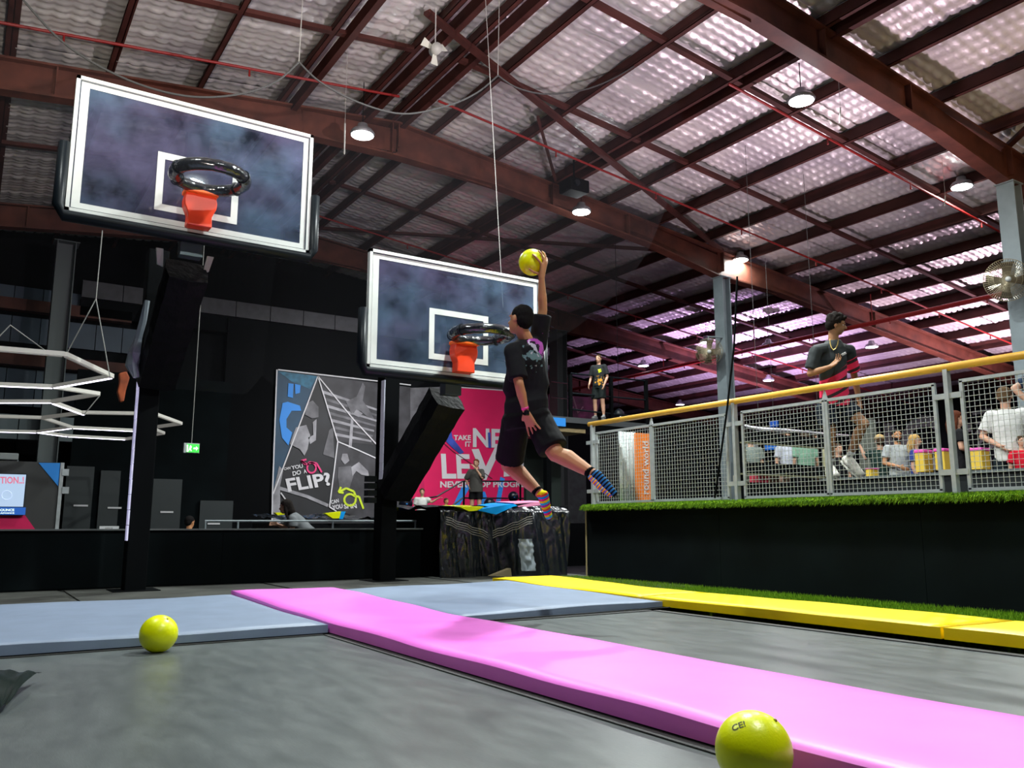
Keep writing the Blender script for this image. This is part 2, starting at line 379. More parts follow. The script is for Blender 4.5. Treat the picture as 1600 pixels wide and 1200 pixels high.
# rafters: welded I beams with haunches at the ridge and at the columns
def rafter(y):
    bm = BM()
    for (xa, xb) in ((-15.8, RX), (RX, 32)):
        n = 12; pts = []
        top, bot = [], []
        for i in range(n+1):
            x = xa+(xb-xa)*i/n
            dpt = 0.5
            dc = min(abs(x-15), abs(x-RX)*1.6)
            if dc < 1.6: dpt += 0.16*(1-dc/1.6)
            top.append(V((x, y, zr(x, 8.27)))); bot.append(V((x, y, zr(x, 8.27)-dpt)))
        for i in range(n):
            bar(bm, (top[i]+bot[i])/2, (top[i+1]+bot[i+1])/2, 0.02, (top[i]-bot[i]).length-0.04, up=(0, 0, 1))
            bar(bm, bot[i], bot[i+1], 0.24, 0.035, up=(0, 0, 1)); bar(bm, top[i], top[i+1], 0.24, 0.035, up=(0, 0, 1))
    for x in (RX, 12.0, 15.0, 21.0, 9.9, 0.6):
        box(bm, (x-0.012, y-0.11, zr(x, 7.78)), (x+0.012, y+0.11, zr(x, 8.25)))
    box(bm, (RX-0.14, y-0.12, 7.6), (RX-0.12, y+0.12, 8.25))
    fix(bm)
    return obj('rafter', bm, M_steelred, ceil)
for k in range(NB): rafter(Y0R+BAY*k)
PX = [5.45-1.37*k for k in range(15)]+[RX-0.1]+[7.05+1.465*k for k in range(17)]
me0 = None
for x in PX:
    bm = BM(); zt = zr(x, 8.29)
    box(bm, (x-0.006, -3, zt), (x+0.006, 46, zt+0.25)); box(bm, (x-0.08, -3, zt), (x+0.006, 46, zt+0.012)); box(bm, (x, -3, zt+0.238), (x+0.08, 46, zt+0.25))
    box(bm, (x-0.08, -3, zt), (x-0.072, 46, zt+0.03))
    if x == RX-0.1 or abs(x-9.98) < 0.02 or abs(x-5.45) < 0.01 or abs(x-4.08) < 0.01:
        box(bm, (x+0.16, -3, zt-0.06), (x+0.26, 46, zt+0.15))
    obj('purlin', bm, M_purlin, ceil)
# bridging struts between purlins
for k in range(NB-1):
    for f_ in ((0.5,) if k != 1 else (0.25, 0.62)):
        for i in range(len(PX)-1):
            xa, xb = PX[i], PX[i+1]
            if k == 0 and i % 2: continue
            if abs(xb-xa) > 3: continue
            y = Y0R+BAY*(k+f_)
            if 6.2 < xb < 6.3 or xb < -6 or xa > 22: continue
            bm = BM(); bar(bm, (xa, y, zr(xa, 8.33)), (xb, y, zr(xb, 8.33)), 0.1, 0.07); obj('bridging', bm, M_purlin, ceil)
# diagonal wind bracing
for (xa, ya, xb, yb) in ((5.07, 10.15, 15.0, 13.75), (9.9, 13.6, 8.2, 11.8), (12.2, 3.0, 15, 7.0), (RX, 20.5, 15, 14)):
    bm = BM(); bar(bm, (xa, ya, zr(xa, 8.31)), (xb, yb, zr(xb, 8.31)), 0.12 if abs(xb-xa) > 2 else 0.05, 0.06); obj('bracing', bm, M_purlin, ceil)
# quilted foil insulation, sagging between the safety wires: one panel mesh per width, shared
def foil_panel(width, length, seed):
    rnd = random.Random(seed)
    nx, ny = max(1, round(width/0.245)), round(length/0.165)
    sx, sy = 4, 4
    NX, NY = nx*sx+1, ny*sy+1
    amp = [[rnd.uniform(0.5, 1.25) for _ in range(nx+1)] for _ in range(ny+1)]
    tlt = [[(rnd.uniform(-0.02, 0.02), rnd.uniform(-0.02, 0.02)) for _ in range(nx+1)] for _ in range(ny+1)]
    rib = [rnd.uniform(-0.012, 0.012) for _ in range(ny+2)]
    vs, fs = [], []
    for j in range(NY):
        for i in range(NX):
            u, v_ = i/sx, j/sy
            a = amp[min(int(v_), ny)][min(int(u), nx)]
            tq = tlt[min(int(v_), ny)][min(int(u), nx)]
            env = (abs(sin(pi*v_))**0.6)*(0.02+0.98*abs(sin(pi*u))**0.5)
            z = -0.038*a*env+rib[int(v_+0.5)]*0.8+env*(tq[0]*(u % 1-0.5)+tq[1]*(v_ % 1-0.5))
            vs.append((width*i/(NX-1), length*j/(NY-1), z))
    for j in range(NY-1):
        for i in range(NX-1):
            a = j*NX+i; fs.append((a, a+NX, a+NX+1, a+1))
    me = bpy.data.meshes.new('foil_panel'); me.from_pydata(vs, [], fs)
    me.materials.append(M_foil); me.polygons.foreach_set('use_smooth', [True]*len(fs))
    return me
foils = {}
for i in range(len(PX)):
    pass
PS = sorted(PX)
for i in range(len(PS)-1):
    xa, xb = PS[i], PS[i+1]
    if xb < -9.5: continue
    wd = round(xb-xa, 3)
    for k in range(NB-1):
        key = (wd, (i+k) % 2)
        if key not in foils: foils[key] = foil_panel(wd, BAY, i*7+k)
        o = bpy.data.objects.new('foil_panel', foils[key]); COL.objects.link(o); o.parent = ceil
        o.location = (xa, Y0R+BAY*k, zr(xa, 8.56))
        o.rotation_euler = (0, -math.atan((zr(xb, 0)-zr(xa, 0))/wd), 0)
# roof skin above (steel sheets, keep the daylight out)
bm = BM()
for (xa, xb) in ((-16.2, RX), (RX, 32.2)):
    bar(bm, (xa, 21, zr(xa, 8.72)), (xb, 21, zr(xb, 8.72)), 51, 0.03, up=(0, 0, 1))
obj('roof_sheeting', bm, mat('roof_sheet', (0.3, 0.3, 0.3), 0.6), ceil)
# sprinkler pipes
def pipe(pts, r=0.022, drops=True):
    t = thing('sprinkler_pipe', '', 'pipe', tuple(pts[0])); bm = BM(); tube(bm, pts, r, 8); obj('pipe_run', bm, M_redpipe, t)
    if drops:
        n = int((V(pts[-1])-V(pts[0])).length/2.4)
        for i in range(1, n):
            p = V(pts[0]).lerp(V(pts[-1]), i/n); bm = BM(); tube(bm, [p, p-V((0, 0, 0.1))], 0.014, 6); sphere(bm, p-V((0, 0, 0.11)), 0.022, 1); obj('sprinkler_head', bm, M_redpipe, t)
    return t
def rp(x, y, b=8.0): return V((x, y, zr(x, b)))
pipe([rp(RX, 12.1), rp(31.5, 12.1)])['label'] = 'thin red sprinkler pipe crossing the roof slope above the centre lamp'
pipe([rp(9.6, 8.5), rp(31.5, 8.5)])['label'] = 'thin red sprinkler pipe running down the roof to the right-hand column'
pipe([rp(-12, 12.2), rp(5.6, 12.2)])['label'] = 'thin red sprinkler pipe above the left backboard'
pipe([rp(RX, 18.5), rp(31.5, 18.5)])['label'] = 'far red sprinkler pipe beyond the grey columns'
t = pipe([V((19.8, 5, 6.0)), V((19.8, 40, 6.0))], 0.06); t['label'] = 'thick red main pipe running lengthwise under the far roof'
for y in (9, 13, 17, 21, 25, 30):
    bm = BM(); tube(bm, [(19.8, y, 6.0), (19.8, y, zr(19.8, 8.3))], 0.012, 6); obj('hanger_rod', bm, M_redpipe, t)

# ================================================================ building columns
def column(x, y, zb, zt, label, m=M_colgrey, wd=0.3):
    t = thing('steel_column', label, 'column', (x, y, zb))
    bm = BM(); box(bm, (x-wd*0.45, y-wd/2, zb), (x-wd*0.45+0.02, y+wd/2, zt)); box(bm, (x+wd*0.45-0.02, y-wd/2, zb), (x+wd*0.45, y+wd/2, zt)); box(bm, (x-wd*0.43, y-0.012, zb), (x+wd*0.43, y+0.012, zt))
    obj('shaft', bm, m, t)
    bm = BM(); box(bm, (x-wd*0.7, y-wd*0.7, zb-0.02), (x+wd*0.7, y+wd*0.7, zb)); obj('base_plate', bm, m, t)
    bm = BM(); box(bm, (x-wd*0.6, y-wd*0.55, zt), (x+wd*0.6, y+wd*0.55, zt+0.02)); obj('cap_plate', bm, m, t)
    return t
column(15, 13.79, -0.28, 6.64, 'grey steel column behind the mesh fence holding the small wall fan')
column(15, 7.02, -0.28, 6.64, 'grey steel column at the right edge behind the larger fan')
column(15, 20.56, -0.28, 6.62, 'dark steel column behind the right backboard', mat('column_dark', (0.03, 0.03, 0.034), 0.6), 0.42)
column(1.45, 21.3, -0.28, 7.15, 'grey steel column behind the hexagon tube lights', mat('column_dim', (0.1, 0.12, 0.12), 0.6), 0.44)
# ================================================================ trampolines and pads
def bed(x0, x1, y0, y1, label):
    t = thing('trampoline', label, 'trampoline', ((x0+x1)/2, (y0+y1)/2, -0.3))
    bm = BM(); nx, ny = 24, 24
    vs = [[bm.verts.new((x0+0.1+(x1-x0-0.2)*i/nx, y0+(y1-0.1-y0)*j/ny, -0.012*sin(pi*i/nx)*sin(pi*j/ny))) for i in range(nx+1)] for j in range(ny+1)]
    for j in range(ny):
        for i in range(nx): bm.faces.new((vs[j][i], vs[j][i+1], vs[j+1][i+1], vs[j+1][i]))
    obj('jumping_bed', bm, M_bed, t, True)
    for (a, b) in (((x0+0.06, y0, -0.006), (x0+0.13, y1-0.06, 0.006)), ((x1-0.13, y0, -0.006), (x1-0.06, y1-0.06, 0.006)), ((x0+0.06, y1-0.13, -0.006), (x1-0.06, y1-0.06, 0.006))):
        bm = BM(); box(bm, a, b); obj('edge_webbing', bm, mat('edge_webbing', (0.035, 0.035, 0.033), 0.6, bump=0.3, bscale=60), t)
    bm = BM()
    for (a, b) in (((x0-0.04, y0, -0.28), (x0, y1, -0.01)), ((x1, y0, -0.28), (x1+0.04, y1, -0.01)), ((x0, y1-0.02, -0.28), (x1, y1+0.02, -0.01))): box(bm, a, b)
    obj('frame', bm, M_black, t)
    return t
bed(-6.0, 2.2, -1.5, 5.62, 'large dark woven trampoline bed in the foreground left of the pink pad')
bed(3.0, 5.1, -1.5, 5.62, 'dark woven trampoline bed between the pink pad and the yellow pads')

def pad(x0, x1, y0, y1, z0, z1, m, label, seams=(), lift=None, amp=0.006, poly=None):
    t = thing('safety_pad', label, 'pad', ((x0+x1)/2, (y0+y1)/2, z0))
    nx, ny = max(6, int((x1-x0)/0.1)), max(6, int((y1-y0)/0.1)); bm = BM()
    def P(i, j, top):
        u, v_ = i/nx, j/ny
        x, y = x0+(x1-x0)*u, y0+(y1-y0)*v_
        if poly: x, y = poly(u, v_)
        l = lift(x, y) if lift else 0
        if not top: return V((x, y, z0+l))
        ed = min(u*(x1-x0), (1-u)*(x1-x0), v_*(y1-y0), (1-v_)*(y1-y0))
        e = 0.012*max(0, 1-ed/0.08)**2
        return V((x, y, z1+l-e+amp*noise.noise(V((x*1.3, y*1.3, z1*9)))*2))
    T = [[bm.verts.new(P(i, j, True)) for i in range(nx+1)] for j in range(ny+1)]
    B = [[bm.verts.new(P(i, j, False)) for i in range(nx+1)] for j in range(ny+1)]
    for j in range(ny):
        for i in range(nx):
            bm.faces.new((T[j][i], T[j][i+1], T[j+1][i+1], T[j+1][i])); bm.faces.new((B[j][i], B[j+1][i], B[j+1][i+1], B[j][i+1]))
    for i in range(nx):
        bm.faces.new((B[0][i], B[0][i+1], T[0][i+1], T[0][i])); bm.faces.new((B[ny][i+1], B[ny][i], T[ny][i], T[ny][i+1]))
    for j in range(ny):
        bm.faces.new((B[j+1][0], B[j][0], T[j][0], T[j+1][0])); bm.faces.new((B[j][nx], B[j+1][nx], T[j+1][nx], T[j][nx]))
    o = obj('cover', bm, m, t)
    me = o.data
    import numpy as np
    nn = [p.normal.z > 0.7 for p in me.polygons]; me.polygons.foreach_set('use_smooth', nn)
    bm = BM()
    tube(bm, [(x0+0.015, y0+0.01, z0+0.004), (x1-0.015, y0+0.01, z0+0.004)], 0.004, 4); obj('hem_seam', bm, M_seam, t)
    return t
pad(2.12, 3.1, -1.2, 8.0, 0.012, 0.085, M_pink, 'long bright pink pad running diagonally to the foreground', lift=lambda x, y: 0.05*max(0, (y-5.6)/2.4)**1.0)
pad(-5.6, 2.11, 5.52, 7.95, 0.012, 0.075, M_grey, 'wide grey-blue pad on the left behind the ball', lift=lambda x, y: 0.03*max(0, (y-6)/2))
pad(3.11, 5.22, 5.52, 8.05, 0.012, 0.075, M_grey, 'grey-blue pad right of the pink pad, meeting the yellow pads', lift=lambda x, y: 0.03*max(0, (y-6)/2), poly=lambda u, v_: (3.11+2.11*u, 5.52+2.5*v_+0.12*u))
yl = (('far yellow pad touching the grey-blue pad, creased and glossy', 5.95, 8.5, 0.02), ('long middle yellow pad beside the green turf strip', 3.12, 5.93, 0.0), ('nearest yellow pad cut off at the right edge', 0.2, 3.10, 0.0))
for lb, a, b, lf in yl:
    pad(5.23, 6.1, a, b, 0.012, 0.09, M_yellow, lb, lift=lambda x, y, q=lf: q*max(0, y-7))

# ================================================================ balls
def ball(px, py, d_, r, label):
    c = dp(px, py, d_); t = thing('ball', label, 'ball', (c.x, c.y, c.z-r))
    bm = BM(); sphere(bm, c, r, 5); obj('shell', bm, M_ball, t, True)
    bm = BM(); v_ = c+V((0.3, -0.5, 0.8)).normalized()*r*0.995; sphere(bm, v_, 0.006, 2); obj('valve', bm, mat('valve_dark', (0.3, 0.3, 0.0), 0.5), t, True)
    return t, c
d1 = 1310*0.105/28.5
tb1, c1 = ball(248, 990, d1, 0.105, 'yellow rubber ball resting against the left grey-blue pad')
tb1.location.z += 0
near = 1310*0.105/59.0
tb2, c2 = ball(1178, 1177, near, 0.105, 'large-looking nearest yellow ball against the pink pad, dark print near its top')
PD = 6.45
tb3, c3 = ball(831.5, 410, PD+0.12, 0.105, 'yellow ball held high in the leaping player\'s hand')
# drop both floor balls onto the bed
for t_, c_ in ((tb1, c1), (tb2, c2)):
    t_.location.z += (0.105-0.004)-c_.z
c2 = V((c2.x, c2.y, 0.101))
# lettering on the nearest ball, wrapped on its surface
cu = bpy.data.curves.new('t', 'FONT'); cu.body = 'CE!'; cu.offset = 0.02
tt = bpy.data.objects.new('t', cu); me = bpy.data.meshes.new_from_object(tt); bpy.data.objects.remove(tt)
tv = (CAM-c2).normalized(); sx_ = RT; up_ = V((0, 0, 1))
n0 = (tv*0.62+up_*0.72-RT*0.42).normalized(); ex = (RT-n0*RT.dot(n0)).normalized(); ey = n0.cross(ex)
if ey.z < 0: ey = -ey
bm = BM(); bm.from_mesh(me); bmesh.ops.triangulate(bm, faces=bm.faces[:]); bmesh.ops.subdivide_edges(bm, edges=bm.edges[:], cuts=1)
for v_ in bm.verts:
    p = ex*((v_.co.x-0.8)*0.028)+ey*((v_.co.y-0.3)*0.028)+n0*0.105
    v_.co = c2+p.normalized()*0.1056
o = obj('print', bm, mat('dark_olive_print', (0.06, 0.07, 0.0), 0.5), tb2); o['label'] = 'dark letters CE!'


# ================================================================ loose black vinyl flap at the left edge
bm = BM(); nx, ny = 14, 10
A = pl(-40, 1046, 2, 0.10); B_ = pl(66, 1056, 2, 0.03); C_ = pl(-40, 1125, 2, 0.02); D_ = pl(10, 1108, 2, 0.01)
g = [[None]*(nx+1) for _ in range(ny+1)]
for j in range(ny+1):
    for i in range(nx+1):
        u, v_ = i/nx, j/ny
        p = (A.lerp(B_, u)).lerp(C_.lerp(D_, u), v_)
        p.z += 0.035*noise.noise(V((u*4, v_*3, 1)))+0.03*sin(pi*v_)+0.015
        g[j][i] = bm.verts.new(p)
for j in range(ny):
    for i in range(nx): bm.faces.new((g[j][i], g[j][i+1], g[j+1][i+1], g[j+1][i]))
r_ = bmesh.ops.solidify(bm, geom=bm.faces[:], thickness=0.006)
tag(obj('vinyl_flap', bm, mat('flap_vinyl', (0.03, 0.045, 0.04), 0.25, spec=0.8), None, True), 'crumpled black vinyl flap lying at the left edge of the near trampoline', 'flap')

# ================================================================ basketball hoops
def hoop(cx, cz, px_, label, arm_x):
    BY = 8.7; W2, H2 = 1.195, 0.695; PY = 10.18
    t = thing('basketball_hoop', label, 'basketball hoop', (px_, PY, 0))
    # glass + frame
    bm = BM(); box(bm, (cx-W2+0.03, BY-0.006, cz-H2+0.03), (cx+W2-0.03, BY+0.006, cz+H2-0.03)); g = obj('backboard', bm, M_glass, t); g['label'] = 'scuffed clear glass backboard'
    bm = BM()
    for (a, b) in (((cx-W2, BY-0.03, cz+H2-0.035), (cx+W2, BY+0.04, cz+H2)), ((cx-W2, BY-0.03, cz-H2), (cx+W2, BY+0.04, cz-H2+0.035)), ((cx-W2, BY-0.03, cz-H2), (cx-W2+0.035, BY+0.04, cz+H2)), ((cx+W2-0.035, BY-0.03, cz-H2), (cx+W2, BY+0.04, cz+H2))): box(bm, a, b)
    obj('frame', bm, M_white, g)
    bm = BM(); q = 0.047; y_ = BY-0.0085; e = 0.102; z1 = 0.0015
    for (a, b) in (((cx-W2+q, y_-z1, cz+H2-e), (cx+W2-q, y_, cz+H2-q)), ((cx-W2+q, y_-z1, cz-H2+q), (cx+W2-q, y_, cz-H2+e)), ((cx-W2+q, y_-z1, cz-H2+e), (cx-W2+e+0.02, y_, cz+H2-e)), ((cx+W2-e, y_-z1, cz-H2+e), (cx+W2-q, y_, cz+H2-e))): box(bm, a, b)
    obj('border_stripe', bm, M_white, g)
    # target rectangle
    bm = BM(); tw, tz0, tz1, s = 0.41, cz-H2+0.18, cz-H2+0.8, 0.07
    for (a, b) in (((cx-tw, y_-z1, tz1-s), (cx+tw, y_, tz1)), ((cx-tw, y_-z1, tz0), (cx+tw, y_, tz0+s)), ((cx-tw, y_-z1, tz0+s), (cx-tw+s, y_, tz1-s)), ((cx+tw-s, y_-z1, tz0+s), (cx+tw, y_, tz1-s))): box(bm, a, b)
    obj('target_rectangle', bm, M_white, g)
    # black padding round the lower edge
    bm = BM(); zb = cz-H2
    prof = [(cx-W2-0.05, cz-0.02), (cx-W2-0.055, zb+0.05), (cx-W2-0.01, zb-0.045), (cx+W2+0.01, zb-0.045), (cx+W2+0.055, zb+0.05), (cx+W2+0.05, cz-0.02)]
    tube(bm, [(x, BY, z) for x, z in prof], 0.055, 10)
    for v_ in bm.verts: v_.co.y = BY+(v_.co.y-BY)*1.35
    pd = obj('edge_padding', bm, M_pad, t, True)
    # bracket
    bm = BM(); bz = tz0+0.05
    rings = []
    for (w1, yy, z0, z1_) in ((0.13, BY-0.045, zb+0.02, bz+0.16), (0.155, BY-0.09, zb+0.06, bz+0.17), (0.15, BY-0.17, bz-0.02, bz+0.17), (0.13, BY-0.23, bz+0.1, bz+0.165)):
        rings.append([V((cx-w1, yy, z0)), V((cx+w1, yy, z0)), V((cx+w1, yy, z1_)), V((cx-w1, yy, z1_))])
    tp = bz+0.165
    prism(bm, [V((cx+a_, BY-0.19, z_)) for a_, z_ in ((-0.14, tp), (0.14, tp), (0.16, tp-0.1), (0.155, tp-0.16), (0.115, tp-0.25), (0.12, zb+0.03), (-0.12, zb+0.03), (-0.115, tp-0.25), (-0.155, tp-0.16), (-0.16, tp-0.1))], (0, 0.14, 0))
    fix(bm); bevelled(bm, 0.008, 1)
    br = obj('rim_bracket', bm, M_orange, t)
    bm = BM(); box(bm, (cx-0.165, BY-0.25, tp-0.035), (cx+0.165, BY-0.05, tp+0.01)); bevelled(bm, 0.008, 1); obj('flange', bm, mat('orange_steel', (0.85, 0.13, 0.01), 0.4), br)
    for sx in (-1, 1):
        bm = BM(); tube(bm, [(cx+sx*0.1, BY-0.2, bz+0.15), (cx+sx*0.1, BY-0.2, bz+0.19)], 0.018, 6); obj('bolt', bm, M_orange, br)
    # padded rim
    R_ = 0.33; rc = V((cx, BY-0.2-R_, bz+0.19)); pts, rr = [], []
    for k in range(40):
        a = 2*pi*k/40; pts.append(rc+V((cos(a)*R_, sin(a)*R_, 0))); rr.append(0.06*(1+0.09*noise.noise(V((k*0.7, cx, 0)))))
    bm = BM(); tube(bm, pts, rr, 12, closed=True); rm = obj('padded_rim', bm, M_plastic, t, True)
    for k in (3, 16, 22, 36):
        bm = BM(); a = 2*pi*k/40; c_ = rc+V((cos(a)*R_, sin(a)*R_, 0)); ax = V((cos(a), sin(a), 0))
        tube(bm, [c_+ax*0.066*cos(b)+V((0, 0, 0.066))*sin(b) for b in [2*pi*i/14 for i in range(14)]], 0.006, 5, closed=True); obj('tape_band', bm, M_pad, rm)
    # mast behind the glass
    bm = BM(); box(bm, (cx-0.11, BY+0.12, zb-0.2), (cx+0.11, BY+0.26, cz+H2-0.12)); obj('mast', bm, mat('mast_steel', (0.09, 0.12, 0.13), 0.4, 0.3), t)
    for z in (cz-H2+0.15, cz+H2-0.25):
        bm = BM(); box(bm, (cx-0.35, BY+0.02, z), (cx+0.35, BY+0.12, z+0.06)); obj('mounting_rail', bm, M_pad, t)
    # pole
    bm = BM(); box(bm, (px_-0.11, PY-0.12, 0.0), (px_+0.11, PY+0.12, max(zb+0.2, 2.4))); bevelled(bm, 0.012, 2); obj('pole', bm, M_black, t)
    bm = BM(); box(bm, (px_-0.24, PY-0.24, 0.0), (px_+0.24, PY+0.24, 0.02)); obj('base_plate', bm, M_black, t)
    # padded slanting arm wrapped in film
    a = V((px_+0.06, PY-0.1, arm_x[0])); b = V((cx, BY+0.28, arm_x[1])); n = 16; rings = []
    for i in range(n+1):
        f_ = i/n; c_ = a.lerp(b, f_); d_ = (b-a).normalized(); s, u = frame_of(d_, (1, 0, 0)); k_ = 0.19+0.012*noise.noise(V((i*0.8, cx, 2)))
        h_ = 0.17
        ring = []
        for (i_, j_) in ((-1, -1), (0, -1.12), (1, -1), (1.12, 0), (1, 1), (0, 1.12), (-1, 1), (-1.12, 0)):
            ring.append(c_+u*i_*k_+s*j_*h_*(1+0.05*noise.noise(V((i*0.9, i_*2+j_, cx)))))
        rings.append(ring)
    bm = BM(); loft(bm, rings); fix(bm); ar = obj('padded_arm', bm, M_vinylblk, t)
    return t
h1 = hoop(1.745, 4.365, 1.64, 'left basketball hoop, taller one with clear view of its padded ring', (2.35, 3.35))
h2 = hoop(4.86, 3.17, 4.62, 'right basketball hoop behind the leaping player', (1.15, 2.25))
# stiff arm top of the left hoop: bare bracket plates between arm and mast
for sx in (-1, 1):
    bm = BM(); p = V((1.72+sx*0.2, 9.05, 3.38)); prism(bm, [p, p+V((0.06*sx, 0, 0.02)), p+V((0.09*sx, -0.06, 0.17)), p+V((0.02*sx, -0.06, 0.17))], (0, 0.03, 0)); fix(bm); o = obj('end_plate', bm, mat('pale_plate', (0.5, 0.5, 0.45), 0.5), h1)
# silver strips on the poles; a weak glow stands in for their reflections
for hp, px_, z0, z1, m_ in ((h1, 1.64, 0.55, 2.55, mat('bright_strip_glow', (0.6, 0.6, 0.7), 0.3, emit=(0.62, 0.6, 0.95), es=0.45, var=0.4)), (h2, 4.62, 1.3, 2.6, mat('silver_strip_glow', (0.5, 0.52, 0.6), 0.3, 0.3, emit=(0.5, 0.5, 0.62), es=0.18))):
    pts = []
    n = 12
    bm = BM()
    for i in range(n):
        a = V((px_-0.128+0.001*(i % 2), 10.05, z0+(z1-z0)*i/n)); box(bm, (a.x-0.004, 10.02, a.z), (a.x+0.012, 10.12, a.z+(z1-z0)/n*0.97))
    obj('pole_strip', bm, m_, hp)
# crumpled film on the left pole sleeve
bm = BM()
pts = [pl(x, y, 1, 9.95) for x, y in ((228, 470), (222, 500), (217, 530), (208, 552), (206, 570), (212, 590))]
tube(bm, pts, [0.03, 0.045, 0.035, 0.06, 0.07, 0.03], 7)
for v_ in bm.verts: v_.co += V((noise.noise(v_.co*14), noise.noise(v_.co*14+V((5, 0, 0))), 0))*0.04
obj('torn_film', bm, mat('clear_film', (0.35, 0.4, 0.45), 0.15, spec=0.9), h1)
bm = BM(); c_ = pl(592, 765, 1, 9.98)
for k in range(4): box(bm, (c_.x-0.16, 9.95, c_.z-0.17+k*0.09), (c_.x-0.04, 10.08, c_.z-0.1+k*0.09))
obj('hinge_block', bm, M_pad, h2)
bm = BM(); tube(bm, [(4.5, 10.0, 1.15), (4.9, 10.0, 1.15)], 0.035, 8); obj('pivot_pin', bm, M_pad, h2)

# ================================================================ air bag
t = thing('air_bag', 'huge black film-covered air bag with yellow, blue and pink top', 'air bag', (6.3, 11.5, -0.3))
def sheet(name, f, nu, nv, m, parent, smooth=True):
    bm = BM(); G = [[bm.verts.new(f(i/nu, j/nv)) for i in range(nu+1)] for j in range(nv+1)]
    for j in range(nv):
        for i in range(nu): bm.faces.new((G[j][i], G[j][i+1], G[j+1][i+1], G[j+1][i]))
    fix(bm); return obj(name, bm, m, parent, smooth)
def front(u, v_):
    x = 5.46+1.82*u; y = 10.2-0.95*max(0, (u-0.5))*1.0
    z = 0.98*v_
    fold = 0.085*noise.noise(V((x*5.0+z*0.6, z*0.6, 0)))+0.024*noise.noise(V((x*15+z*2, z*1.6, 3)))+0.01*noise.noise(V((x*30, z*9, 5)))+0.045*abs(noise.noise(V((x*9, z*5, 8))))*max(0, v_-0.6)*2
    y -= fold*1.5+0.12*v_*(1-v_)
    if v_ > 0.93: y += (v_-0.93)*1.8
    return V((x, y, z))
sheet('front_cover', front, 130, 50, mat('draped_film', (0.008, 0.01, 0.014), 0.24, spec=0.9, bump=0.2, bscale=14), t)
def top(u, v_):
    x = 5.46+1.94*u; y = 10.25-0.9*max(0, u-0.5)*(1-v_)+2.2*v_
    return V((x, y, 0.97+0.06*noise.noise(V((x*3, y*3, 0)))+0.02*v_))
sheet('top_cover', top, 50, 30, mat('silver_film', (0.08, 0.08, 0.09), 0.2, 0.6, spec=0.9, bump=0.8, bscale=12), t)
for name_, m_, pts_, y_ in (('blue_stripe', mat('cyan_vinyl', (0.0, 0.33, 0.85), 0.35), ((745, 798), (790, 790), (835, 786), (802, 793), (775, 805)), 10.4), ('yellow_stripe', mat('lemon_vinyl', (0.8, 0.85, 0.0), 0.35), ((718, 793), (757, 793), (746, 799), (733, 800)), 10.4), ('pink_stripe', mat('light_pink_vinyl', (0.85, 0.3, 0.5), 0.35), ((802, 787), (858, 785), (850, 790), (812, 794)), 10.4)):
    bm = BM(); prism(bm, [V((p.x, 10.12, p.z+0.01)) for p in (pl(x, y, 1, 10.12) for x, y in pts_)], (0, 0.5, 0.03)); fix(bm); obj(name_, bm, m_, t)
bm = BM(); box(bm, (5.55, 10.5, -0.28), (7.2, 12.4, 0.93)); obj('core', bm, M_black, t)
# straps
bm = BM()
for k in range(4):
    for (xa, za, xb, zb) in ((697, 808, 762, 832), (770, 830, 832, 806)):
        pts = []
        for i in range(9):
            f_ = i/8; p = pl(xa+(xb-xa)*f_, za+(zb-za)*f_+k*3.6, 1, 9.98-0.25*max(0, (xa+(xb-xa)*f_-745)/100)); pts.append(p+V((0, 0, 0.01*sin(i*2.1))))
        tube(bm, pts, 0.006, 4)
obj('strap', bm, mat('strap_brown', (0.12, 0.1, 0.08), 0.6), t)
bm = BM(); p = [pl(x, y, 1, 9.9) for x, y in ((768, 900), (798, 888), (800, 902))]; prism(bm, p, (0, 0.1, 0)); fix(bm); obj('loose_corner', bm, mat('tan_foam', (0.35, 0.28, 0.16), 0.8), t)
# clear film pocket
def pocket(u, v_):
    p = pl(808+22*u+6*v_, 842+50*v_, 1, 9.75-0.1*u); return p+V((0, -0.02, 0))*1+V((0, 0.05*noise.noise(V((u*5, v_*7, 2))), 0))
sheet('film_pocket', pocket, 10, 18, mat('clear_film', (0.35, 0.4, 0.45), 0.15), t)
# second air bag seen over the divider wall, left of centre
t = thing('air_bag', 'low black air bag with yellow and blue corners seen over the divider wall', 'air bag', (4.4, 12.6, -0.3))
def top2(u, v_):
    x = 3.8+1.6*u+0.05*v_; y = 12.0+1.6*v_; return V((x, y, 0.80+0.06*v_+0.05*noise.noise(V((x*4, y*3, 0)))+0.05*abs(noise.noise(V((x*9, y*2, 5))))))
sheet('top_cover', top2, 60, 20, M_plastic, t)
bm = BM(); box(bm, (3.85, 12.02, -0.28), (5.4, 13.5, 0.74)); obj('core', bm, M_vinylblk, t)
for nm, m_, pts_ in (('yellow_corner', mat('lemon_vinyl', (0.8, 0.85, 0.0), 0.35), ((508, 802), (533, 799), (531, 810), (520, 810))), ('blue_corner', mat('cyan_vinyl', (0, 0, 0)), ((533, 799), (540, 799), (536, 811), (530, 811))), ('yellow_corner', mat('lemon_vinyl', (0, 0, 0)), ((612, 794), (623, 793), (623, 812), (612, 812))), ('blue_corner', mat('cyan_vinyl', (0, 0, 0)), ((623, 793), (652, 791), (640, 812), (623, 812))), ('yellow_corner', mat('lemon_vinyl', (0, 0, 0)), ((430, 801), (450, 800), (444, 804), (434, 805)))):
    bm = BM(); prism(bm, [pl(x, y, 1, 11.93) for x, y in pts_], (0, 0.1, 0)); fix(bm); obj(nm, bm, m_, t)
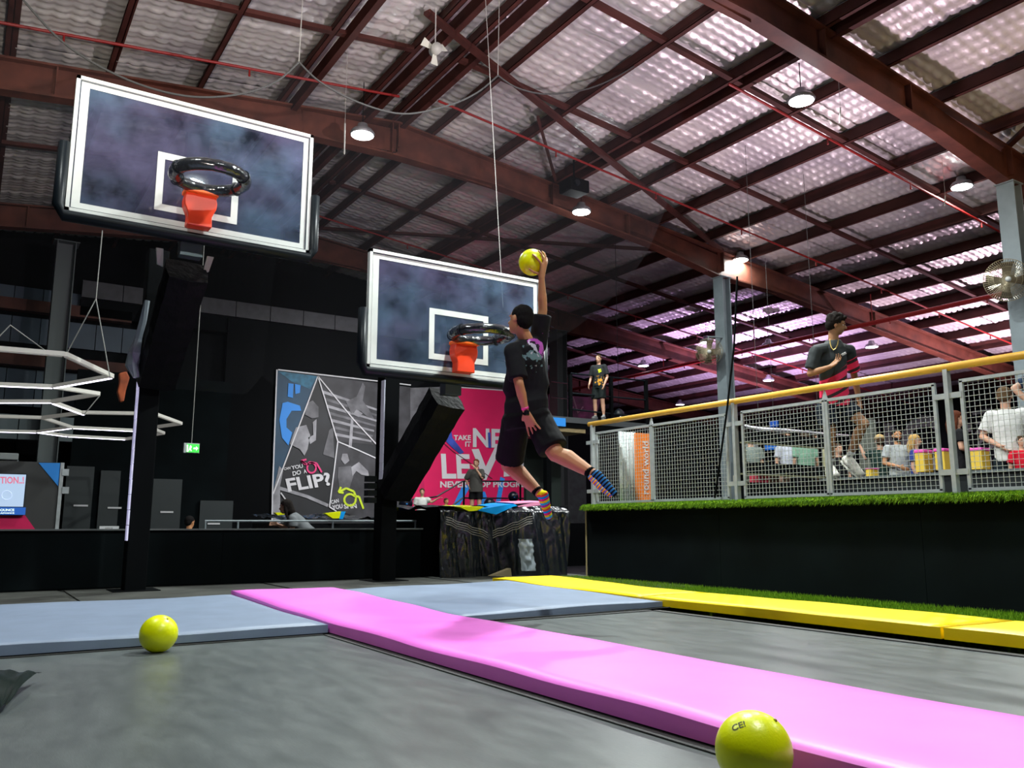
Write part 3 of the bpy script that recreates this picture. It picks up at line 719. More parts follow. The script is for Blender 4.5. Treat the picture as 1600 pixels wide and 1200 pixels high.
# low rail on the divider
t = thing('guard_rail', 'low grey rail standing just behind the divider wall', 'rail', (3.9, 11.1, 0))
bm = BM(); tube(bm, [pl(x, 814, 1, 11.1) for x in (320, 480, 650)], 0.014, 6); obj('top_rail', bm, M_colgrey, t)
for x in (321, 372, 520, 649):
    bm = BM(); p = pl(x, 814, 1, 11.1); tube(bm, [p, (p.x, p.y, -0.28)], 0.014, 6); obj('post', bm, M_colgrey, t)
# ================================================================ mesh fence on the raised wall
FX = 7.33
fence = thing('mesh_fence', 'long galvanised mesh fence with yellow handrail on top of the turf-edged wall', 'fence', (FX, 5, 0.975))
bm = BM(); tube(bm, [(FX, 9.32, 2.12), (FX, 6, 2.12), (FX, 1.0, 2.12)], 0.035, 12); o = obj('handrail', bm, M_rail, fence, True); o['label'] = 'yellow timber handrail'
def ypx(x, z=1.5): return (CAM.z, pl(x, 700, 0, FX).y)[1]
posts = [9.24, 6.63, 4.12]
pan = [(9.17, 8.03), (8.03, 6.74), (6.53, 5.41), (5.41, 4.23), (4.01, 2.8), (2.8, 1.6)]
zb, ztp = 1.02, 1.98
def wires(ya, yb):
    bm = BM(); n = int((ya-yb)/0.046); m_ = int((ztp-zb)/0.046)
    for i in range(1, n):
        y = ya+(yb-ya)*i/n; bar(bm, (FX, y, zb), (FX, y, ztp), 0.0036, 0.0036)
    for j in range(1, m_):
        z = zb+(ztp-zb)*j/m_; bar(bm, (FX-0.004, ya, z), (FX-0.004, yb, z), 0.0036, 0.0036)
    return bm
for (ya, yb) in pan:
    ya -= 0.017; yb += 0.017
    bm = BM()
    for (a, b) in (((FX, ya, zb), (FX, ya, ztp)), ((FX, yb, zb), (FX, yb, ztp)), ((FX, ya+0.012, ztp), (FX, yb-0.012, ztp)), ((FX, ya+0.012, zb), (FX, yb-0.012, zb))): bar(bm, a, b, 0.03, 0.03)
    fr = obj('panel_frame', bm, M_galv, fence)
    o = obj('wire_mesh', wires(ya-0.01, yb+0.01), M_wire, fr); o['kind'] = 'stuff'
for y in posts+[1.5]:
    bm = BM(); bar(bm, (FX, y, 0.97), (FX, y, 2.1), 0.06, 0.04, up=(0, 1, 0)); po = obj('post', bm, M_galv, fence)
    for z in (1.18, 1.86):
        bm = BM(); bar(bm, (FX-0.004, y-0.13, z), (FX-0.004, y+0.13, z), 0.03, 0.05); obj('clamp_bracket', bm, M_galv, po)
    bm = BM(); box(bm, (FX-0.06, y-0.06, 0.972), (FX+0.06, y+0.06, 0.98)); obj('foot_plate', bm, M_galv, po)
for y in (8.03, 5.41, 2.8):
    bm = BM(); prism(bm, [(FX-0.01, y-0.03, 1.99), (FX-0.01, y+0.03, 1.99), (FX-0.01, y, 2.09)], (0.02, 0, 0)); fix(bm); obj('rail_tab', bm, M_galv, fence)
# loose black strap hanging from the column to the fence
bm = BM(); a = pl(1150, 440, 0, 7.25); pts = [pl(x, y, 0, 7.25) for x, y in ((1152, 432), (1147, 540), (1136, 640), (1125, 720), (1117, 778))]
tube(bm, pts, 0.012, 6); tag(obj('hanging_cable', bm, M_black), 'black cable running down in front of the fence and the grey column', 'cable')
# clear wrapped tower with orange banner behind the fence
t = thing('roller_tower', 'clear ribbed plastic tower with orange lettered banner behind the fence', 'tower', (7.9, 8.5, 0.94))
tx0, tx1 = pl(973, 720, 0, 7.9), pl(1000, 720, 0, 7.9)
P_ = lambda x, y: pl(x, y, 1, 8.75)
bm = BM(); c_ = P_(987, 700)
for k in range(5):
    x = P_(977+k*5.5, 700).x; tube(bm, [(x, 8.85, 0.95), (x, 8.85, P_(985, 674).z)], 0.028, 10)
obj('clear_tube', bm, mat('clear_tube', (0.5, 0.55, 0.55), 0.15, spec=0.9), t, True)
bm = BM(); a = P_(997, 784); b = P_(1019, 678); box(bm, (a.x, 8.75, 0.95), (b.x, 8.8, b.z)); ob = obj('orange_banner', bm, mat('orange_banner', (0.85, 0.2, 0.01), 0.5), t)
text_mesh('round world', 'lettering', (P_(1013, 772).x, 8.745, P_(1013, 772).z), (P_(1013, 690).x, 8.745, P_(1013, 690).z), (P_(1003, 772).x, 8.745, P_(1003, 772).z), M_print_w, ob, 0.002, 0.01)
bm = BM(); box(bm, (P_(1021, 700).x, 8.85, 0.95), (P_(1027, 700).x, 8.95, b.z)); obj('side_post', bm, mat('cream_post', (0.5, 0.48, 0.38), 0.5), t)

# ================================================================ upper hall: ledges, beams, stools
M_ledge = mat('ledge_grey', (0.12, 0.14, 0.14), 0.5)
LX = 13.0
bm = BM(); box(bm, (LX, 3.5, -0.3), (LX+0.15, 9.75, 1.50)); hw = struct(obj('wall_counter', bm, mat('counter_black', (0.003, 0.006, 0.007), 0.5)))
bm = BM(); box(bm, (LX-0.05, 3.5, 1.50), (LX+0.25, 9.75, 1.54)); obj('capping', bm, M_ledge, hw)
bm = BM(); box(bm, (13.2, -3, 0.5), (31.9, 14.4, 0.6)); struct(obj('floor_hall', bm, mat('hall_floor', (0.03, 0.03, 0.035), 0.5)))
bm = BM(); box(bm, (14.3, 14.4, 0.5), (31.9, 44.9, 0.6)); struct(obj('floor_rear', bm, mat('hall_floor', (0, 0, 0))))
def at(x, y, X_): return pl(x, y, 0, X_)
# silver wrapped bar and dark gantry, both running across behind the fence
GY = 9.85
ag = lambda x, y: pl(x, y, 1, GY)
t = thing('foil_duct', 'crumpled silver wrapped bar hanging behind the mesh fence', 'duct', tuple(ag(1230, 673)))
pts = [ag(x, y) for x, y in ((1163, 665), (1175, 669), (1190, 671), (1206, 672), (1225, 673), (1260, 675), (1296, 679), (1325, 681))]
bm = BM(); tube(bm, pts, [0.02, 0.035, 0.045, 0.04, 0.035, 0.03, 0.03, 0.025], 8)
for v_ in bm.verts: v_.co += V((0, 0, 0.02*noise.noise(v_.co*8)))
obj('wrap', bm, mat('silver_wrap', (0.7, 0.7, 0.75), 0.3, 0.6), t, True)
for x, y in ((1186, 671), (1280, 677)):
    p = ag(x, y); bm = BM(); tube(bm, [p, (p.x, p.y, zr(p.x, 8.2))], 0.004, 5); obj('hanger', bm, M_rope, t)
t = thing('gantry', 'dark double-beam gantry with olive edges behind the mesh fence', 'gantry', tuple(ag(1230, 740)))
def gb(nm, xa, ya, yb_, xb, m_, dy=0.0):
    p, q = ag(xa, ya), ag(xa, yb_); r_ = ag(xb, ya)
    bm = BM(); box(bm, (p.x, GY+dy, q.z), (r_.x, GY+0.06, p.z)); obj(nm, bm, m_, t)
gb('upper_board', 1160, 674, 690, 1288, M_black); gb('edge_strip', 1160, 690, 692, 1288, mat('olive_edge', (0.16, 0.16, 0.09), 0.5), -0.02)
gb('lower_board', 1160, 721, 739, 1288, M_black); gb('edge_strip', 1160, 739, 741.5, 1288, mat('olive_edge', (0, 0, 0)), -0.02)
gb('kick_board', 1160, 753, 800, 1288, M_black)
p, r_ = ag(1160, 753), ag(1288, 753); bm = BM(); box(bm, (p.x, GY+0.06, p.z-0.03), (r_.x, GY+0.35, p.z)); obj('shelf', bm, M_black, t)
for x in (1161, 1286):
    p = ag(x, 674); bm = BM(); box(bm, (p.x-0.03, GY+0.06, -0.3), (p.x+0.03, GY+0.12, p.z)); obj('upright', bm, M_black, t)
# stools
def stool(x0, x1, y0, y1, X_, label):
    a, b = at(x0, y1, X_), at(x0+(x1-x0)*0.5, y0, X_); t = thing('padded_stool', label, 'stool', (X_+0.2, (a.y+b.y)/2, a.z), group='yellow and pink padded stools')
    zt_ = b.z; hh = (zt_-a.z)*0.14
    bm = BM(); box(bm, (X_, b.y, a.z), (X_+0.24, a.y, zt_-hh)); bevelled(bm, 0.012, 2); obj('body', bm, mat('mustard_vinyl', (0.75, 0.5, 0.06), 0.45), t)
    bm = BM(); box(bm, (X_-0.01, b.y-0.01, zt_-hh), (X_+0.25, a.y+0.01, zt_)); bevelled(bm, 0.015, 2); obj('seat_pad', bm, mat('stool_pink', (0.8, 0.1, 0.45), 0.45), t)
    return t
stool(1431, 1455, 702, 738, 13.1, 'yellow and pink stool standing left of the fence post pair')
stool(1462, 1486, 700, 735, 13.1, 'yellow and pink stool directly behind the fence post pair')
stool(1517, 1548, 699, 734, 13.1, 'largest yellow and pink stool, left of the white-shirted man')
stool(1353, 1367, 731, 745, 13.1, 'small yellow and pink stool beside the jumping player\'s shoe')
# clutter on the ledge seen under the gantry
def small(name, x0, x1, y0, y1, X_, col_, label, cat):
    if X_ == 13.3:
        a, b = ag(x0, y1), ag(x1, y0); bm = BM(); box(bm, (a.x, GY+0.1, ag(x0, 753).z), (b.x, GY+0.3, b.z))
    else:
        a, b = at(x0, y1, X_), at(x1, y0, X_); bm = BM(); box(bm, (X_, b.y, a.z), (X_+0.15, a.y, b.z)); bevelled(bm, 0.02, 2)
    tag(obj(name, bm, mat('c_'+name+str(x0), col_, 0.6)), label, cat)
small('storage_box', 1167, 1178, 742, 753, 13.3, (0.45, 0.42, 0.34), 'cream box at the left end of the ledge behind the fence', 'box')
small('bag', 1192, 1207, 743, 753, 13.3, (0.6, 0.04, 0.08), 'red bag on the ledge beside the cream box', 'bag')
small('bag', 1211, 1225, 744, 751, 13.3, (0.12, 0.05, 0.03), 'brown bag on the ledge right of the red bag', 'bag')
small('shoe', 1231, 1241, 745, 751, 13.3, (0.5, 0.3, 0.22), 'tan shoe on the ledge behind the mesh fence', 'shoe')
small('wall_screen', 1163, 1178, 690, 707, 15.0, (0.25, 0.27, 0.26), 'pale grey board behind the left end of the gantry', 'board')
small('wall_screen', 1195, 1212, 692, 704, 15.0, (0.01, 0.15, 0.65), 'blue screen behind the left end of the gantry', 'screen')
a, b = at(1202, 668, 16.0), at(1213, 657, 16.0); t = thing('blue_light_panel', 'small blue panel hanging above the silver bar', 'panel', tuple(a))
bm = BM(); box(bm, (16.0, b.y, a.z), (16.08, a.y, b.z)); bevelled(bm, 0.02, 2); obj('face', bm, mat('panel_blue', (0.01, 0.1, 0.55), 0.6), t)
bm = BM(); yc = (a.y+b.y)/2; tube(bm, [(16.04, yc, b.z-0.01), (16.04, yc, zr(16.04, 8.3))], 0.006, 4); obj('suspension_wire', bm, M_rope, t)
small('pillar', 1345, 1362, 655, 735, 16.0, (0.12, 0.13, 0.11), 'grey-green pillar behind the jumping player', 'pillar')
# painted letters on the far side wall
def wtext(s, bl, br, tl, nm='wall_lettering', bold=0.06):
    X_ = 31.97; return text_mesh(s, nm, pl(*bl, 0, X_), pl(*br, 0, X_), pl(*tl, 0, X_), mat('lilac_white_paint', (0.8, 0.76, 0.8), 0.6), wfar, 0.01, bold, V((-1, 0, 0)))
wtext('I', (1388, 752), (1404, 752), (1381, 660)); wtext('C', (1408, 744), (1470, 736), (1404, 656))
for ch, a, b, c in (('I', (1520, 649), (1520, 637), (1550, 643)), ('N', (1524, 679), (1523, 656), (1551, 676)), ('O', (1527, 707), (1526, 683), (1554, 704)), ('T', (1505, 693), (1500, 645), (1518, 692))):
    X_ = 31.97
    bl, tl, br = pl(*c, 0, X_), pl(*a, 0, X_), None
    # rotated a quarter turn: baseline runs upward along the right edge
    blp = pl(c[0], c[1], 0, X_); brp = pl(c[0]-1, b[1], 0, X_); tlp = pl(a[0], a[1], 0, X_)
    text_mesh(ch, 'wall_lettering', blp, brp, tlp, mat('lilac_white_paint', (0, 0, 0)), wfar, 0.01, 0.06, V((-1, 0, 0)))

# ================================================================ far observation platform
PY_ = 14.2
def fp(x, y): return pl(x, y, 1, PY_)
t = thing('viewing_platform', 'black railed viewing platform beside the boy in a black and orange T-shirt', 'platform', (11.3, PY_, -0.3))
zdeck = fp(940, 656).z
a, b = fp(868, 655), fp(925, 685)
bm = BM(); box(bm, (fp(850, 655).x, PY_, zdeck-0.12), (fp(1010, 655).x, PY_+1.6, zdeck)); obj('deck', bm, mat('deck_edge', (0.05, 0.055, 0.06), 0.5), t)
bm = BM(); box(bm, (fp(878, 655).x, PY_+0.02, fp(878, 667).z), (fp(1010, 655).x, PY_+0.1, zdeck-0.12)); obj('fascia', bm, M_black, t)
bm = BM(); box(bm, (fp(862, 655).x, PY_-0.02, fp(862, 665).z), (fp(883, 655).x, PY_+0.02, fp(862, 652).z)); obj('blue_panel', bm, M_print_b, t)
bm = BM(); box(bm, (fp(845, 670).x, PY_+0.05, fp(880, 674).z), (fp(917, 670).x, PY_+1.5, fp(880, 667).z)); obj('timber_edge', bm, mat('timber_tan', (0.32, 0.24, 0.12), 0.6), t)
for x in (893, 957, 1012):
    p = fp(x, 650); q = fp(x, 585 if x < 900 else (588 if x < 1000 else 594)); bm = BM(); box(bm, (p.x-0.035, PY_, zdeck-(0 if x < 1000 else 0.1)), (p.x+0.035, PY_+0.07, q.z)); obj('post', bm, M_black, t)
for (ya, yb) in ((584, 595), (615, 625), (640, 653)):
    bm = BM(); tube(bm, [fp(893, ya-1)+V((0, .03, 0)), fp(1012, yb)+V((0, .03, 0))], 0.02, 6); obj('rail', bm, M_pad, t)
for (ya, yb) in ((596, 600), (620, 624)):
    bm = BM(); tube(bm, [pl(862, ya, 1, PY_+1.5), pl(893, yb, 1, PY_)], 0.015, 6); obj('rail', bm, M_pad, t)
for x in (fp(870, 650).x, fp(1006, 650).x):
    bm = BM(); box(bm, (x-0.06, PY_+0.3, -0.3), (x+0.06, PY_+0.42, zdeck-0.1)); obj('leg', bm, M_black, t)
bm = BM(); box(bm, (fp(884, 700).x, PY_+1.5, -0.3), (fp(940, 700).x, PY_+1.6, fp(900, 676).z)); obj('back_board', bm, mat('green_black', (0.012, 0.022, 0.018), 0.6), t)
t = thing('mural_board', 'dim magenta patterned board behind the viewing platform', 'board', tuple(pl(875, 620, 1, 22.8)))
bm = BM(); prism(bm, [pl(x, y, 1, 22.8) for x, y in ((855, 650), (930, 655), (940, 622), (857, 616))], (0, 0.05, 0)); fix(bm); obj('board', bm, mat('dim_magenta', (0.1, 0.012, 0.05), 0.6, var=0.7, vscale=3), t)
for x in (866, 880, 895):
    bm = BM(); tube(bm, [pl(x, 620, 1, 22.7), pl(x+8, 645, 1, 22.7), pl(x+16, 636, 1, 22.7)], 0.03, 4); obj('painted_line', bm, mat('dusty_pink', (0.3, 0.14, 0.2), 0.6), t)
# clamped round light on the platform
t = thing('floodlight', 'black domed floodlight beside the viewing platform', 'lamp', tuple(pl(967, 645, 1, 15.2)))
c_ = pl(967, 647, 1, 15.2); bm = BM(); loft(bm, [[c_+V((r_*cos(k*pi/8), r_*sin(k*pi/8), z)) for k in range(16)] for r_, z in ((0.13, -0.06), (0.13, 0), (0.11, 0.06), (0.06, 0.11), (0.02, 0.13))]); obj('shade', bm, M_pad, t, True)
bm = BM(); sphere(bm, c_+V((0.0, -0.05, -0.02)), 0.045, 2); obj('bulb', bm, mat('dim_bulb', (1, 1, 1), 0.4, emit=(0.8, 0.9, 1), es=2.5), t)
bm = BM(); tube(bm, [c_+V((0, 0, 0.13)), V((c_.x, c_.y, zr(c_.x, 8.3)))], 0.006, 5); obj('cord', bm, M_black, t)

# ================================================================ posters on the back wall
QY = 22.85
def q_(x, y): return pl(x, y, 1, QY)
def flat(name, pts, m, parent, layer, th=0.004):
    if layer == 0: layer = -5
    bm = BM(); prism(bm, [q_(x, y)+V((0, -0.006*layer-th, 0)) for x, y in pts], (0, th, 0)); fix(bm); return obj(name, bm, m, parent)
def line(name, pts, w_, m, parent, layer):
    bm = BM(); P = [q_(x, y)+V((0, -0.006*layer, 0)) for x, y in pts]
    for a, b in zip(P, P[1:]): bar(bm, a, b, w_, 0.006, up=(0, 1, 0))
    return obj(name, bm, m, parent)
def ptext(s, bl, br, tl, m, parent, layer=6, bold=0.05):
    return text_mesh(s, 'lettering', q_(*bl), q_(*br), q_(*tl), m, parent, 0.006*layer, bold)
def curve(cx, cy, rx, ry, a0, a1, n=14): return [(cx+rx*cos(a0+(a1-a0)*i/n), cy+ry*sin(a0+(a1-a0)*i/n)) for i in range(n+1)]
p1 = thing('poster', 'charcoal and blue wall poster asking CAN YOU DO A FLIP?', 'poster', tuple(q_(510, 820)))
flat('backing', [(424, 840), (641, 840), (641, 605), (432, 577)], M_print_k, p1, 0, 0.03)
flat('blue_facet', [(427, 772), (496, 588), (434, 580), (426, 700)], M_print_db, p1, 1)
flat('blue_facet', [(434, 580), (496, 588), (484, 608), (455, 596)], mat('mid_blue_print', (0.015, 0.12, 0.2), 0.6, var=0.4), p1, 2)
flat('grey_facet', [(496, 588), (641, 605), (641, 716), (585, 695), (527, 690)], M_print_dg, p1, 1)
flat('grey_facet', [(527, 690), (641, 740), (641, 840), (514, 792)], M_print_dg, p1, 2)
flat('grey_facet', [(514, 672), (520, 668), (522, 716), (504, 710)], M_print_g, p1, 3)
for k in range(7):
    flat('roof_stripe', [(504+k*3, 610+k*11), (592-k*2, 640+k*8), (592-k*2, 643+k*8), (505+k*3, 615+k*11)], M_print_g if k % 2 else M_print_lg, p1, 3)
flat('pale_facet', [(548, 652), (552, 652), (549, 700), (544, 700)], M_print_lg, p1, 4)
flat('pale_facet', [(424, 830), (438, 830), (437, 760), (442, 735), (436, 728), (426, 770)], M_print_lg, p1, 4)
# upside down acrobat: blue half and grey half
flat('figure_blue', [(441, 630), (449, 628), (468, 634), (470, 642), (455, 642), (447, 655), (447, 668), (456, 676), (450, 696), (440, 684), (436, 656)], M_print_b, p1, 5)
flat('figure_blue', [(450, 599), (458, 600), (457, 622), (449, 620)], M_print_b, p1, 5)
flat('figure_blue', [(460, 600), (469, 602), (468, 614), (461, 616)], M_print_b, p1, 5)
flat('figure_grey', [(479, 630), (488, 626), (497, 636), (497, 652), (487, 654), (476, 648)], M_print_g, p1, 5)
flat('figure_grey', [(462, 668), (478, 664), (484, 680), (480, 702), (475, 712), (468, 702), (458, 697), (452, 694)], M_print_lg, p1, 5)
flat('figure_grey', [(488, 660), (494, 655), (493, 688), (484, 694), (481, 684), (489, 680)], M_print_lg, p1, 5)
# flying figure upper right and dancer lower right
flat('figure_grey', [(540, 628), (556, 620), (566, 598), (570, 604), (566, 626), (576, 640), (584, 655), (574, 652), (560, 640), (548, 646)], M_print_g, p1, 5)
flat('figure_light', [(556, 640), (566, 646), (560, 652), (550, 648)], M_print_lg, p1, 6)
flat('figure_light', [(534, 709), (542, 709), (545, 720), (538, 726), (532, 718)], M_print_lg, p1, 6)
flat('figure_grey', [(528, 730), (548, 728), (552, 742), (545, 764), (530, 764), (527, 745)], M_print_g, p1, 5)
flat('figure_light', [(548, 730), (560, 722), (574, 736), (576, 744), (564, 742), (556, 736), (550, 744)], M_print_lg, p1, 6)
for pts in ([(434, 578), (600, 597), (641, 602)], [(432, 578), (425, 772), (424, 838)], [(426, 772), (496, 588), (527, 690), (514, 792), (525, 799)], [(496, 588), (551, 655), (600, 708)], [(527, 690), (560, 704), (600, 722)], [(438, 770), (448, 784)]): line('white_line', pts, 0.035, M_print_w, p1, 7)
line('pale_beam', [(434, 762), (480, 776), (512, 790)], 0.09, M_print_lg, p1, 4)
line('magenta_arrow', [(470, 720)]+curve(486, 731, 7, 8, -2.6, 3.2)+[(482, 722), (494, 724), (502, 738)], 0.05, mat('hot_pink_print', (0.75, 0.04, 0.2), 0.6), p1, 7)
line('magenta_arrow', [(478, 718), (470, 720), (477, 726)], 0.05, mat('hot_pink_print', (0, 0, 0)), p1, 7)
line('lime_arrow', [(528, 769), (540, 763), (552, 768), (556, 778)]+curve(546, 781, 9, 9, -0.2, 5.6)+[(560, 776), (567, 795)], 0.06, M_print_lime, p1, 7)
line('lime_arrow', [(532, 761), (528, 769), (536, 770)], 0.06, M_print_lime, p1, 7)
ptext('CAN', (443, 735), (453, 733), (443, 731), M_print_w, p1)
ptext('YOU', (455, 734), (473, 731), (454, 728), M_print_w, p1)
ptext('DO', (457, 744), (470, 741), (456, 737), M_print_w, p1)
ptext('A', (474, 740), (479, 739), (473, 734), M_print_w, p1)
ptext('FLIP?', (450, 769), (518, 758), (445, 748), M_print_w, p1, bold=0.09)
ptext('CAN', (517, 788), (529, 785), (516, 782), M_print_w, p1)
ptext('YOU', (519, 797), (535, 794), (518, 790), M_print_w, p1)
ptext('SPIN', (537, 795), (557, 794), (536, 788), M_print_w, p1)
p2 = thing('poster', 'large magenta wall poster with NEW LEVEL lettering', 'poster', tuple(q_(740, 820)))
flat('backing', [(641, 840), (848, 840), (850, 618), (800, 610), (641, 606)], M_print_k, p2, 0, 0.03)
flat('grey_facet', [(641, 606), (712, 604), (690, 640), (641, 735)], M_print_g, p2, 1)
flat('magenta_field', [(712, 605), (800, 611), (838, 616), (838, 830), (634, 830), (628, 745), (653, 698)], M_print_p, p2, 2)
flat('magenta_shade', [(652, 706), (657, 702), (666, 795), (660, 800)], mat('deep_magenta_print', (0.55, 0.003, 0.09), 0.6), p2, 3)
line('white_line', [(800, 611), (713, 605), (653, 698), (629, 743), (635, 800)], 0.035, M_print_w, p2, 4)
ptext('ULT', (681, 646), (701, 632), (672, 628), M_print_lg, p2, 5)
ptext('D', (684, 622), (689, 620), (682, 616), M_print_lg, p2, 5)
ptext('.OU', (661, 690), (680, 658), (655, 682), M_print_lg, p2, 5)
ptext('TAKE', (708, 688), (735, 688), (708, 680), M_print_w, p2)
ptext('IT', (726, 698), (735, 698), (726, 690), M_print_w, p2)
ptext('NEW', (738, 699), (822, 701), (738, 669), M_print_w, p2, bold=0.08)
ptext('LE', (690, 748), (735, 748), (688, 709), M_print_w, p2, bold=0.09)
ptext('V', (733, 752), (780, 748), (736, 702), M_print_w, p2, bold=0.09)
ptext('EL', (786, 745), (832, 741), (787, 712), M_print_w, p2, bold=0.09)
ptext('NEVER STOP PROGRESSING', (687, 762), (852, 761), (687, 752), M_print_w, p2)
for pts in ([(736, 757), (722, 758), (707, 790), (717, 790)], [(788, 748), (781, 745), (773, 790), (780, 790)], [(745, 768), (757, 768), (764, 790), (752, 790)]): flat('blue_stroke', pts, M_print_b, p2, 5)
flat('blue_figure', [(690, 672), (703, 668), (706, 684), (712, 692), (724, 707), (718, 710), (706, 700), (696, 690), (698, 680)], mat('indigo_print', (0.03, 0.06, 0.35), 0.6, var=0.4, vscale=3), p2, 7)
flat('blue_figure', [(761, 676), (765, 676), (766, 700), (762, 700)], mat('indigo_print', (0, 0, 0)), p2, 8)
line('thin_line', [(672, 674), (705, 704), (740, 728), (768, 748)], 0.02, mat('dark_line', (0.1, 0.01, 0.03), 0.6), p2, 8)
bm = BM(); a = pl(845, 700, 1, 22.6); bx = pl(915, 700, 1, 22.6)
box(bm, (a.x, 22.6, -0.3), (bx.x, 22.7, 2.9)); tag(obj('dark_screen_board', bm, mat('green_grey_board', (0.02, 0.03, 0.026), 0.6, var=0.4)), 'dark green-grey board right of the magenta poster', 'board')
# railing in front of the magenta poster
t = thing('stage_railing', 'black stage railing with sloping handrail before the magenta poster', 'railing', tuple(pl(730, 800, 1, 19.0)))
def r19(x, y): return pl(x, y, 1, 19.0)
for pts in ([(641, 781), (682, 776), (723, 752), (826, 752)], [(700, 795), (723, 778), (838, 779)]):
    bm = BM(); tube(bm, [r19(*p) for p in pts], 0.022, 6); obj('rail', bm, M_pad, t)
for x in (725, 813, 836):
    p = r19(x, 751); bm = BM(); tube(bm, [p, (p.x, p.y, -0.3)], 0.03, 6); obj('post', bm, M_black, t)
def cap_globe(px, py, r, label):  # dark round light caps of the stage rail, stems added below
    c_ = pl(px, py, 1, 18.5); t = thing('round_light_cap', label, 'light cap', (c_.x, c_.y, c_.z-r)); bm = BM(); sphere(bm, c_, r, 3); obj('shell', bm, mat('navy_gloss', (0.004, 0.006, 0.015), 0.3), t, True)
    bm = BM(); sphere(bm, c_+V((-0.05, -r*0.97, -r*0.15)), r*0.12, 1, (1.6, 0.2, 0.6)); obj('emblem', bm, M_print_b, t)
    bm = BM(); tube(bm, [c_-V((0, 0, r*0.9)), V((c_.x, c_.y, 0.28 if c_.x < 9.59 else 0.76))], 0.03, 8); obj('stem', bm, M_black, t)
cap_globe(634, 786, 0.17, 'dark round light cap left of the white-shirted child')
cap_globe(802, 776, 0.14, 'dark round light cap by the railing right of the woman in grey')
cap_globe(765, 787, 0.15, 'low dark round speaker globe beside the woman\'s legs')

# ================================================================ lamps
def lamp(x, y, z, on, label, es=1.0):
    t = thing('high_bay_lamp', label, 'lamp', (x, y, z), group='round high-bay lamps under the roof')
    n = 20
    bm = BM(); loft(bm, [[V((x+r_*cos(2*pi*k/n), y+r_*sin(2*pi*k/n), z+dz)) for k in range(n)] for r_, dz in ((0.2, 0.0), (0.21, 0.03), (0.17, 0.09), (0.1, 0.12), (0.08, 0.2), (0.03, 0.22))]); fix(bm); obj('housing', bm, mat('lamp_housing', (0.25, 0.26, 0.27), 0.4, 0.4), t, True)
    bm = BM(); loft(bm, [[V((x+0.185*cos(2*pi*k/n), y+0.185*sin(2*pi*k/n), z+dz)) for k in range(n)] for dz in (-0.006, 0.004)]); fix(bm)
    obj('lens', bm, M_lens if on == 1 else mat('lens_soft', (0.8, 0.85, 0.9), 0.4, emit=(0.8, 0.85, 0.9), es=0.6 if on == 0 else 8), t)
    bm = BM(); tube(bm, [(x, y, z+0.22), (x, y, zr(x, 8.3))], 0.008, 5); obj('cord', bm, M_black, t)
    if on == 1:
        l = bpy.data.lights.new('lamp_light', 'AREA'); l.shape = 'DISK'; l.size = 0.36; l.energy = 300*es; l.color = (0.92, 1.0, 0.97)
        o = bpy.data.objects.new('lamp_light', l); COL.objects.link(o); o.parent = t; o.location = (0, 0, -0.02)
        # frosted rim spills light upward and sideways
        l = bpy.data.lights.new('lamp_spill', 'POINT'); l.shadow_soft_size = 0.12; l.energy = 26*es; l.color = (0.92, 0.98, 1.0)
        o = bpy.data.objects.new('lamp_spill', l); COL.objects.link(o); o.parent = t; o.location = (0, 0, 0.0-0.12)
    return t
lamp(5.08, 12.5, 7.2, 1, 'lit lamp between the two backboards, near the roof ridge')
lamp(10.34, 13.3, 7.2, 1, 'lit lamp above the leaping player\'s ball, right of the black projector')
lamp(10.34, 7.72, 7.2, 1, 'lit lamp highest in the picture, hanging beside the big red rafter')
lamp(15.6, 13.7, 7.18, 1, 'lit lamp beside the top of the column with the small fan', 0.5)
lamp(15.74, 8.22, 7.2, 1, 'lit lamp just left of the right-hand column top', 0.8)
lamp(23.4, 15.45, 6.2, 2, 'bright lamp to the right of the jumping youth\'s head')
lamp(27.0, 14.4, 5.9, 2, 'bright small lamp above the yellow handrail near the right column')
lamp(20.2, 16.8, 6.1, 0, 'unlit lamp left of the jumping youth above the handrail')
lamp(18.9, 18.1, 6.3, 0, 'unlit lamp just above the small wall fan')
lamp(24.2, 20.2, 5.9, 0, 'unlit lamp right of the column with the small fan')
lamp(25.9, 26.5, 5.9, 2, 'tiny bright lamp far away above the orange banner')
lamp(19.87, 22.1, 6.3, 0, 'tiny unlit lamp far away over the viewing platform')
lamp(5.5, 6.6, 7.3, 1, 'lamp above the picture that throws the glare on the roof', 2.2)
lamp(-0.5, 7.0, 6.9, 1, 'lamp above the left trampoline, outside the picture', 0.5)
lamp(3.2, 1.0, 7.3, 1, 'lamp behind and above the camera', 1.2)
lamp(12.4, 1.2, 7.0, 1, 'lamp above the raised deck, outside the picture', 0.8)

# black projector / speaker box hanging under the roof
c_ = pl(897, 293, 2, 7.35)
t = thing('hanging_projector', 'black projector box hanging from the purlin above the centre lamp', 'projector', tuple(c_))
bm = BM(); box(bm, c_-V((0.24, 0.2, 0.13)), c_+V((0.24, 0.2, 0.13))); bevelled(bm, 0.04, 2); obj('body', bm, M_black, t)
bm = BM(); tube(bm, [c_+V((0, 0, 0.13)), V((c_.x, c_.y, zr(c_.x, 8.3)))], 0.02, 6); obj('drop_pole', bm, M_black, t)
bm = BM(); tube(bm, [c_+V((-0.1, -0.2, 0)), c_+V((-0.1, -0.26, 0))], 0.06, 12); obj('lens', bm, M_pad, t)
